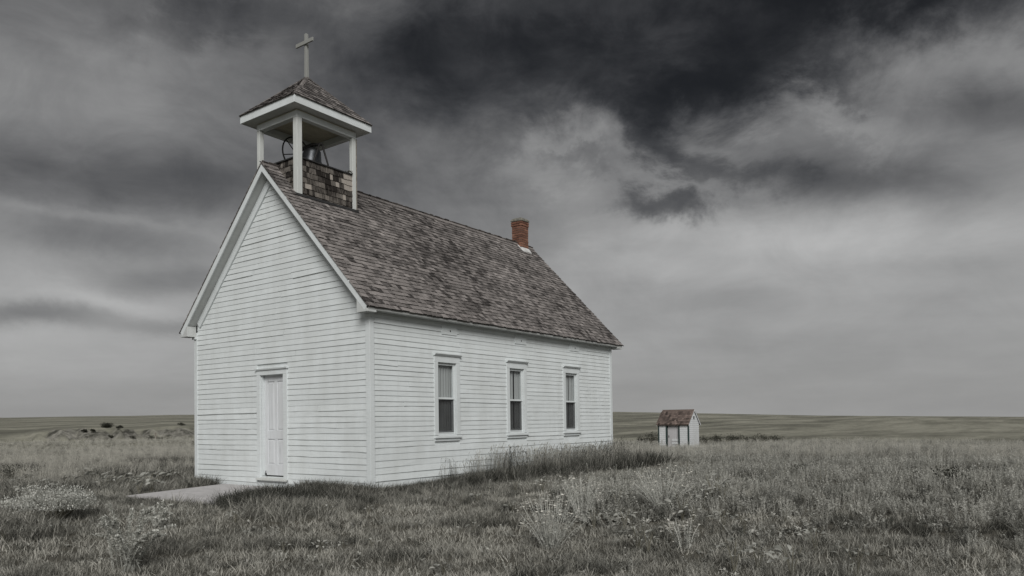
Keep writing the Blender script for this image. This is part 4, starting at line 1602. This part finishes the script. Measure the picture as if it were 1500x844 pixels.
def plan(r, a, x, y, n1, n2, n3, u):
    d = dwall(x, y)
    if inslab(x, y, .8) and y > 1.5:
        return ('short_grass', .9, .12 + .2 * n1) if u < .85 else ('meadow_grass', .32 + .1 * n1, -.2)
    tone = .46 + .22 * n1 + .2 * n2 + .22 * n3
    side = y < 0 and -0.6 < x < L + 1.5
    # lush strip along the right wall, taller to the far end
    if y < .1 and x > 1.2 and x < L + 1.6 + n1 and d < .75 + .07 * x + .35 * n1 + .25 * n3:
        k = min(1, max(0, (x - 1) / 5))
        if u < .22 * k:
            return ('tall_grass', .55 + .35 * k + .12 * n1, .18 + .15 * n1)
        if u < .8:
            return ('meadow_grass', .75 + .85 * k + .2 * n1, -.38 + .2 * n1)
    if d < 1.6 and not side and x < .2 and y < 2.2:        # rank dark grass by the slab and corner
        if u < .85:
            return ('meadow_grass', .62 + .28 * max(0, 1 - d / 1.4) + .12 * n1, -.3 + .15 * n1)
    if a > 50 and 11.5 < r < 17 and n2 + .5 * n1 > .05 and u < .6:
        return ('meadow_grass', .9 + .25 * n1, .08 + .12 * n1)
    if d < 2.4 and u < .7:
        return ('meadow_grass', .62 + .15 * n1, .12 + .2 * n1)
    if a > 55 and r > 17:      # left meadow
        if n2 + .7 * n1 > .35 and r < 34:
            return ('meadow_grass', 1.25 + .3 * n1, -.05 + .1 * n3)
        if r > 22 and u < .4:
            return ('tall_grass', .52 + .12 * n1, .72 + .3 * n2)
        return ('meadow_grass', .85 + .25 * n1, .5 + .35 * n2 + .2 * n3)
    if a < 33 and r > 11 + 1.5 * n1:      # weedy field on the right
        if r > 27:
            if u < .42:
                return ('tall_grass', .5 + .12 * n1, .6 + .25 * n2)
            if u < .8:
                return ('upright_weed', .8 + .2 * n1, .6 + .25 * n2 + .2 * n3)
            return ('meadow_grass', 1.0 + .2 * n1, .4 + .25 * n2)
        if n2 * .35 - n1 * .6 + .8 * n3 > .72 and u < .7:
            return ('meadow_grass', .7, -.35)
        if n1 + .8 * n3 > -.1 and u < .6:
            return ('upright_weed', .62 + .2 * n2 + .2 * n1, .58 + .25 * n1 + .25 * n3)
        if u < .76:
            return ('low_weed', 1.7, .5 + .2 * n1 + .2 * n3)
        if n1 + .8 * n3 < -.75:
            return None
        return ('meadow_grass', .6 + .25 * n1, .25 + .3 * n1 + .2 * n3)
    if a < 30:
        if u < .10:
            return ('upright_weed', .45 + .2 * n2, .45 + .2 * n1)
        if u < .22:
            return ('low_weed', 1.0, .4 + .2 * n1)
    if n2 * .4 + n1 * .6 + .8 * n3 > .75 and u < .75:
        return ('meadow_grass', .58 + .12 * n1, -.4)
    if u < .05:
        return ('low_weed', 1.1, .6)
    if n1 * .7 + n3 * .6 > .42:
        return ('meadow_grass', .5 + .12 * n1, .06 + .15 * n3)
    return ('short_grass', 1.0 + .3 * n3, tone)


sow(5.0, 10.0, -6, 78, 80, plan)
sow(10.0, 15.0, -4, 76, 60, plan)
sow(15.0, 24.0, -4, 76, 38, plan)
sow(24.0, 40.0, -4, 76, 20, plan)
sow(40.0, 62.0, -4, 76, 8, plan)
sow(62.0, 105.0, 50, 76, 3, plan)
# extra rank growth hugging the walls and slab
for i in range(900):
    x = VR.uniform(.4, L + .6)
    y = -abs(VR.normal(0.05, .33 + .03 * x))
    k = min(1, max(0, (x - .2) / 6)) * .85
    if not blocked(x, y):
        lists['meadow_grass'].append((x, y, .6 + 1.0 * k + VR.normal(0, .12), VR.uniform(-.75, -.15)))
for i in range(260):
    x, y = VR.uniform(0.0, 3.2), -.03 - abs(VR.normal(0, .10))
    lists['meadow_grass'].append((x, y, VR.uniform(.5, .85), VR.uniform(-.1, .3)))
for i in range(230):
    x = 1.2 + (L - 1.2) * VR.beta(2.1, 1.4)
    y = -abs(VR.normal(.05, .35))
    if not blocked(x, y):
        lists['tall_grass'].append((x, y, VR.uniform(.7, 1.1) * min(1, .5 + x / 8), VR.uniform(-.5, .05)))
for i in range(420):
    t = VR.rand()
    x, y = -2.7 + 2.7 * t + VR.normal(0, .25), 1.0 + .5 * t - abs(VR.normal(.05, .45))
    if not blocked(x, y):
        lists['meadow_grass'].append((x, y, VR.uniform(.6, 1.05) + .1 * t, VR.uniform(-.85, -.25)))
for i in range(160):
    x, y = VR.uniform(-.45, -.02), VR.uniform(-.3, 1.7)
    if not blocked(x, y):
        lists['meadow_grass'].append((x, y, VR.uniform(.7, 1.15), VR.uniform(-.3, .1)))
for i in range(45):
    x, y = VR.uniform(-.5, -.02), VR.uniform(4.9, 6.0)
    if not blocked(x, y):
        lists['meadow_grass'].append((x, y, VR.uniform(.8, 1.25), VR.uniform(-.2, .1)))
for i in range(200):
    x, y = -2.95 - abs(VR.normal(0, .35)), VR.uniform(.8, 5.0)
    lists['meadow_grass'].append((x, y, VR.uniform(.22, .45), VR.uniform(-.5, .1)))

scatter('short_grass', 'short_grass', lists['short_grass'], 'short dry grass covering the ground in front of the church')
scatter('meadow_grass', 'meadow_grass', lists['meadow_grass'], 'knee-high grass along the church walls and over the prairie')
scatter('tall_grass', 'tall_grass', lists['tall_grass'], 'tall seeding grass stalks beside the church wall and out in the meadow')
scatter('low_weed', 'low_weed', lists['low_weed'], 'small low leafy weeds growing between the grass')
scatter('upright_weed', 'upright_weed', lists['upright_weed'], 'grey upright weeds massed over the field towards the outhouse')


def gz(x, y):
    return float(ground(x, y))


# --- broad-leaved weeds: every leaf is a piece of its own
LEAFM = []
for k in range(6):
    mb = MB()
    leaf(mb, (0, 0, 0), 0, .5, 1.0, PR.uniform(.42, .6), PR.uniform(.45, .9), PR.uniform(.3, .6), 5)
    LEAFM.append(mb.mesh('leaf', 'broad_leaf', 'btone', True))
STEMM = []
for k in range(3):
    mb = MB()
    for q in range(5):
        a = 6.28 * q / 5 + PR.uniform(-.4, .4)
        mb.tube([(0, 0, -.05), (.12 * math.cos(a), .12 * math.sin(a), .5), (.3 * math.cos(a), .3 * math.sin(a), .95)], [.018, .014, .008], 4)
    STEMM.append(mb.mesh('stem', 'stem', 'btone'))


def broadleaf(x, y, h, spread, nl, ll, label, group, lean=None):
    h += .09
    z = gz(x, y)
    t = thing('broad_leaved_weed', label, 'weed', (x, y, z), group)
    o = link('stem', PR.choice(STEMM), t, (x, y, z))
    o.scale = (spread, spread, h)
    for k in range(nl):
        a = 6.28 * k / nl * 1.62 + PR.uniform(-.3, .3)
        q = math.sqrt((k + .6) / nl)
        o = link('leaf', PR.choice(LEAFM), t, (x + spread * .55 * q * math.cos(a), y + spread * .55 * q * math.sin(a), z + h * (1.0 - .35 * q) * PR.uniform(.8, 1.05)))
        if lean is not None:
            a = lean + PR.gauss(0, .5)
        o.rotation_euler = (PR.gauss(0, .25), PR.gauss(0, .25) - (.25 if lean is not None else 0), a)
        s = ll * PR.uniform(.7, 1.2)
        o.scale = (s, s, s)


NEAR_SLAB = ('pale broad-leaved weed crowding the edge of the concrete slab', 'broad-leaved weeds at the slab edge')
PATCH = ('pale wind-bent broad-leaved weed in the long grass past the slab, away from the church', 'broad-leaved weeds past the slab')
BUSHSIDE = ('pale broad-leaved weed in the grass around the rounded sagebrush', 'broad-leaved weeds around the sagebrush')
for x, y, s, g in ((-0.54, 10.75, 1, PATCH), (-0.63, 9.71, 1.2, PATCH), (-1.79, 8.55, 1, PATCH), (-2.38, 8.48, .9, BUSHSIDE), (-2.51, 9.74, .8, BUSHSIDE), (-1.92, 10.52, .8, BUSHSIDE), (-3.36, 7.86, .8, BUSHSIDE), (-1.86, 6.69, 1, PATCH), (-1.35, 7.46, 1, PATCH), (-1.25, 7.18, 1.1, PATCH), (-1.54, 6.12, 1, NEAR_SLAB), (-1.08, 6.56, 1.1, NEAR_SLAB), (-0.55, 7.16, 1.1, NEAR_SLAB),
                (-0.16, 7.45, 1.1, NEAR_SLAB), (0.16, 7.59, 1, NEAR_SLAB), (-3.79, 4.98, .8, BUSHSIDE), (-4.04, 5.38, .9, BUSHSIDE), (-3.06, 7.34, .9, BUSHSIDE), (-1.59, 5.08, 1, NEAR_SLAB), (-1.88, 5.04, .9, NEAR_SLAB), (-0.52, 8.36, .8, PATCH), (0.69, 13.11, .9, PATCH), (-0.22, 9.84, .8, PATCH)):
    broadleaf(x, y, .22 * s, .36 * s, 10, .17 * s, *g, lean=R(36 - 70))
WALLG = ('low pale broad-leaved weed where short grass meets the rank grass by the church', 'broad-leaved weeds along the rank grass')
LAWN = ('low pale broad-leaved weed out in the short grass, away from the church', 'broad-leaved weeds in the short grass')
FEATH = ('low pale broad-leaved weed in the short grass around the tall feathery weed', 'broad-leaved weeds around the feathery weed')
for x, y, s, g in ((-2.30, -1.46, 1, WALLG), (-1.88, -1.96, .8, WALLG), (-1.66, -2.47, .8, WALLG), (-3.41, -0.74, .7, WALLG), (-2.74, -1.31, .7, WALLG), (-4.06, -0.25, .6, FEATH), (-4.08, -3.49, .8, LAWN), (-3.86, -3.66, .7, LAWN), (-3.53, -3.79, .6, LAWN), (-4.28, -3.04, .5, LAWN), (-0.56, -2.04, .8, WALLG), (0.25, -2.43, 1, WALLG), (-2.44, -3.50, .5, LAWN),
                (-2.13, -4.27, .7, LAWN), (-5.31, 0.41, .8, FEATH), (-4.81, 0.17, .8, FEATH), (-5.57, 1.35, .7, FEATH), (-6.02, 0.43, .6, FEATH), (-4.04, -5.41, .7, LAWN), (-0.35, -3.60, .9, WALLG), (-1.97, -8.94, .5, LAWN)):
    broadleaf(x, y, .09 * s, .24 * s, 9, .10 * s, *g)
FLW = ('large-leaved weed growing close beside the white-flowered plants', 'large-leaved weeds by the white-flowered plants')
OPEN = ('large-leaved weed in the mixed grass beyond the white-flowered plants, away from the church', 'large-leaved weeds in the mixed grass')
STRIP = ('large-leaved weed at the foot of the tall grass along the side wall', 'large-leaved weeds by the side wall')
FIELD = ('large-leaved weed out in the grey weedy field beside a dark spindly bush', 'large-leaved weeds in the open field')
for x, y, s, g in ((0.74, -4.91, 1.1, FLW), (1.09, -4.92, .9, FLW), (0.13, -6.28, 1.5, FLW), (0.03, -6.48, .9, FLW), (2.38, -5.88, 1.6, FLW), (2.08, -6.16, 1.2, OPEN), (1.46, -6.06, 1.0, FLW), (-1.00, -5.47, 1, FLW), (-0.73, -5.80, 1, FLW), (-1.90, -6.59, 1.1, FLW), (-1.98, -6.76, .8, FLW), (-1.28, -6.75, .8, FLW), (-2.43, -7.94, 1.2, OPEN), (-2.21, -8.11, .9, OPEN),
                (-2.46, -8.52, 1.2, OPEN), (-1.05, -8.39, 1.0, OPEN), (-0.16, -6.99, .9, OPEN), (-0.21, -7.28, .9, OPEN), (2.06, -2.58, 1, STRIP), (1.77, -2.14, .8, STRIP), (-2.00, -9.01, 1.1, OPEN), (2.43, -4.30, .8, FLW), (10.55, -9.17, .8, FIELD), (0.65, -7.57, .6, OPEN), (7.09, -8.78, 1.0, FIELD), (7.29, -8.39, .9, FIELD)):
    broadleaf(x, y, .22 * s, .28 * s, 13, .10 * s, *g)


# --- white-flowered plants
def flowering(x, y, h, w, nst, label):
    z = gz(x, y)
    h += .12
    t = thing('white_flowered_plant', label, 'plant', (x, y, z), 'white-flowered plants in the grass')
    ms, mf, ml = MB(), MB(), MB()
    for k in range(nst):
        a, q = PR.uniform(0, 6.28), math.sqrt(PR.random())
        top = Vector((x + w * q * math.cos(a) * .55, y + w * q * math.sin(a) * .55, z + h * PR.uniform(.65, 1.05) * (1 - .25 * q * q)))
        b0 = Vector((x + .05 * math.cos(a), y + .05 * math.sin(a), z - .03))
        md_ = b0.lerp(top, .5) + Vector((0, 0, .05))
        ms.tube([b0, md_, top], [.004, .003, .002], 3)
        for j in range(PR.randint(1, 3)):
            c = top + Vector((PR.gauss(0, .035), PR.gauss(0, .035), PR.gauss(-.04, .06)))
            rr = PR.uniform(.012, .022)
            for e in range(4):
                b2 = 1.57 * e + PR.random()
                leaf(mf, c, b2, PR.uniform(.2, .9), rr * 1.6, rr * 1.4, PR.uniform(.3, 1), .3, 3)
        for j in range(26):
            leaf(ml, b0.lerp(top, PR.uniform(.1, .85)), PR.uniform(0, 6.28), PR.uniform(.2, 1), PR.uniform(.03, .06), .014, PR.uniform(.3, .8), .3, 3)
    build('stem', ms, 'sage_leaf', t, attrname='btone')
    build('foliage', ml, 'sage_leaf', t, attrname='btone', kind='stuff')
    build('blossoms', mf, 'petal', t, attrname='btone', kind='stuff')


flowering(-0.54, -5.01, .62, .6, 40, 'tall white-flowered plant with the narrow upright clump of stems')
flowering(-2.36, -5.65, .62, .85, 54, 'wide white-flowered plant sprawling in the grass with loose blossoms to one side')
flowering(0.99, -5.59, .60, 1.0, 56, 'broad grey-white flowering plant beside the large-leaved weeds in the field')
flowering(-1.58, -7.04, .30, .42, 16, 'small white-flowered plant low in the grass')


# --- pale feathery weed
def feathery(x, y, h, w, nst, label, group=None, name='feathery_weed'):
    z = gz(x, y)
    t = thing(name, label, 'weed', (x, y, z), group)
    ms, ml = MB(), MB()
    for k in range(nst):
        a, q = PR.uniform(0, 6.28), math.sqrt(PR.random())
        hh = h * PR.uniform(.55, 1.0) * (1.05 - .3 * q)
        P0 = Vector((x + PR.gauss(0, .06), y + PR.gauss(0, .06), z - .03))
        D = Vector((math.cos(a), math.sin(a), 0)) * w * .5 * q
        pts = [P0, P0 + D * .35 + Vector((0, 0, hh * .45)), P0 + D * .85 + Vector((0, 0, hh * .85)), P0 + D * 1.25 + Vector((0, 0, hh * (1.0 if q < .5 else .88)))]
        ms.tube(pts, [.004, .0035, .003, .002], 4)
        for j in range(int(190 * hh)):
            tt = PR.uniform(.18, 1) * 3
            i_ = min(2, int(tt))
            c = pts[i_].lerp(pts[i_ + 1], tt - i_)
            leaf(ml, c, PR.uniform(0, 6.28), PR.uniform(.0, 1.2), PR.uniform(.03, .06), .018, PR.uniform(.6, 1), .2, 3)
    build('stem', ms, 'sage_leaf', t, attrname='btone')
    build('foliage', ml, 'sage_leaf', t, attrname='btone', kind='stuff')


feathery(-5.91, -2.57, .92, .75, 26, 'tall pale feathery weed standing alone in the short grass')
feathery(-4.27, -0.21, .45, .45, 18, 'small pale feathery weed in front of the concrete slab')


# --- seed spikes
def spike(x, y, h, label, group, bend=0.1):
    z = gz(x, y)
    t = thing('seed_spike', label, 'weed', (x, y, z), group)
    a = PR.uniform(0, 6.28)
    pts = [Vector((x, y, z - .03)), Vector((x, y, z + h * .6)), Vector((x + bend * .35 * math.cos(a), y + bend * .35 * math.sin(a), z + h * .88)), Vector((x + bend * math.cos(a), y + bend * math.sin(a), z + h))]
    ms, ml = MB(), MB()
    ms.tube(pts, [.007, .006, .005, .002], 4)
    for j in range(220):
        tt = PR.random()
        c = pts[1].lerp(pts[2], tt * 1.6) if tt < .6 else pts[2].lerp(pts[3], (tt - .6) / .4)
        leaf(ml, c, PR.uniform(0, 6.28), PR.uniform(.0, 1.2), PR.uniform(.014, .026), .009, PR.uniform(.3, 1), .1, 3)
    for j in range(14):
        leaf(ml, pts[0].lerp(pts[1], PR.random()), PR.uniform(0, 6.28), .6, .07, .016, PR.uniform(.3, .8), .3, 3)
    build('stem', ms, 'stem', t, attrname='btone')
    build('seed_head', ml, 'sage_leaf', t, attrname='btone', kind='stuff')


for x, y, h, g in ((3.50, -2.76, .46, 'f'), (3.83, -3.24, .44, 'f'), (3.59, -3.93, .52, 'f'), (5.88, -3.93, .56, 'f'), (6.95, -3.63, .62, 'f'), (6.73, -4.16, .55, 'f'), (7.18, -4.28, .5, 'f'), (6.36, -5.62, .55, 'f'), (6.89, -5.78, .5, 'f'), (5.22, -3.72, .4, 'f'), (6.55, -6.72, .45, 'f'), (6.55, -6.61, .4, 'f'), (-0.02, -2.10, .34, 'w'), (1.19, -1.95, .32, 'w')):
    spike(x, y, h, 'pale grey seed spike standing above the grass towards the outhouse' if g == 'f' else 'pale seed spike close to the church side wall', 'seed spikes in the grass' if g == 'f' else 'seed spikes by the wall', PR.uniform(.02, .12))


# --- shrubs
def shrub(name, label, x, y, rx, ry, h, nl, ls, mat, group=None, skirt=0.0, lumps=9):
    z = gz(x, y)
    t = thing(name, label, 'shrub', (x, y, z), group)
    ms, ml = MB(), MB()
    cs = []
    for k in range(lumps):
        a, q = PR.uniform(0, 6.28), math.sqrt(PR.random()) * .72
        cs.append((Vector((x + rx * q * math.cos(a), y + ry * q * math.sin(a), z + h * PR.uniform(.35, .75) * (1 - .35 * q))), PR.uniform(.26, .42)))
    for c, s in cs:
        b0 = Vector((x + (c.x - x) * .15, y + (c.y - y) * .15, z - .05))
        ms.tube([b0, b0.lerp(c, .6) + Vector((0, 0, .05 * h)), c], [.03 * h, .02 * h, .01 * h], 4)
    for k in range(nl):
        c, s = PR.choice(cs)
        d = Vector((PR.gauss(0, 1), PR.gauss(0, 1), PR.gauss(0, 1))).normalized() * PR.random() ** .4
        p_ = c + Vector((d.x * rx * s * 1.25, d.y * ry * s * 1.25, d.z * h * s))
        if p_.z < z + skirt * h:
            continue
        leaf(ml, p_, PR.uniform(0, 6.28), PR.uniform(-.2, 1.3), ls * PR.uniform(.6, 1.3), ls * .42, min(1, max(0, PR.gauss(.5, .25))), .2, 3)
    build('stem', ms, 'stem', t, attrname='btone')
    build('foliage', ml, mat, t, attrname='btone', kind='stuff')


x, y = -4.89, 1.66
shrub('sagebrush', 'rounded pale sagebrush growing in the grass away from the slab', x, y, .62, .58, .62, 8200, .036, 'sage_leaf', None, .28, 20)
x, y = -4.84, 3.13
shrub('sagebrush', 'small dark-stemmed low bush beside the rounded sagebrush', x, y, .36, .3, .26, 1100, .045, 'sage_leaf', None, .05, 8)
x, y = -2.02, 11.32
shrub('small_bush', 'small dark bush at the edge of the broad-leaved weed patch', x, y, .34, .3, .55, 700, .06, 'shrub_leaf')


def polar(az_, r_):
    return CX + r_ * math.cos(R(az_)), CY + r_ * math.sin(R(az_))


x, y = polar(64.75, 186)
shrub('bush', 'dark rounded bush on the skyline slope above the eroded bank', x, y, 1.75, 1.6, 1.5, 2600, .22, 'shrub_leaf', None, 0, 10)
for a_, r_, s in ((62.1, 164, 1.5), (61.7, 163, 1.2), (63.3, 166, .9), (64.6, 165, .8), (60.9, 166, .8), (65.6, 166, .7), (66.1, 167, .6), (64.0, 166, .7)):
    x, y = polar(a_, r_ + 3.5)
    shrub('gully_bush', 'dark bush growing in a gully of the eroded bank', x, y, s, s, s * .95, 700, .2, 'shrub_leaf', 'bushes along the eroded bank', 0, 6)
x, y = polar(60.15, 190)
shrub('bush', 'small dark bush on the slope top close to the church wall edge', x, y, 1.1, 1.0, .9, 600, .2, 'shrub_leaf', None, 0, 6)
for a_, r_, s in ((25.6, 55, .75), (25.0, 56, .6), (26.2, 56, .5)):
    x, y = polar(a_, r_)
    shrub('thicket_bush', 'dark thicket bush behind the outhouse on the church side', x, y, s * 1.2, s * 1.2, s * 1.0 + .25, 380, .12, 'shrub_leaf', 'thicket on the church side of the outhouse', 0, 7)
for a_, r_, s in ((21.6, 55, .7), (20.9, 56, .65), (20.3, 56, .8), (19.7, 57, .6), (19.2, 57, .7), (18.4, 58, .5), (17.8, 57, .8), (17.2, 57, .85), (16.6, 58, .6), (21.2, 56, .6)):
    x, y = polar(a_, r_)
    shrub('thicket_bush', 'dark low bush in the row beyond the outhouse gable', x, y, s * 1.3, s * 1.3, s * .8 + .25, 330, .12, 'shrub_leaf', 'row of bushes beyond the outhouse gable', 0, 7)
x, y = 6.57, -8.97
shrub('small_bush', 'dark spindly bush among the grey weeds of the open field', x, y, .5, .4, .42, 420, .06, 'shrub_leaf', None, .1)
x, y = 7.59, -5.91
shrub('small_bush', 'dark low bush among grey weeds near the seed spikes', x, y, .3, .3, .36, 300, .05, 'shrub_leaf', None, .1)
# fence post far off
x, y = polar(61.78, 118)
mb = MB()
z = gz(x, y)
mb.hexa([(x - .09, y - .09, z - .2), (x + .09, y - .09, z - .2), (x + .09, y + .09, z - .2), (x - .09, y + .09, z - .2), (x - .07, y - .08, z + 1.1), (x + .08, y - .08, z + 1.15), (x + .08, y + .07, z + 1.13), (x - .07, y + .07, z + 1.08)])
tag(build('fence_post', mb, 'post_wood'), 'weathered wooden post below the eroded bank', 'post')
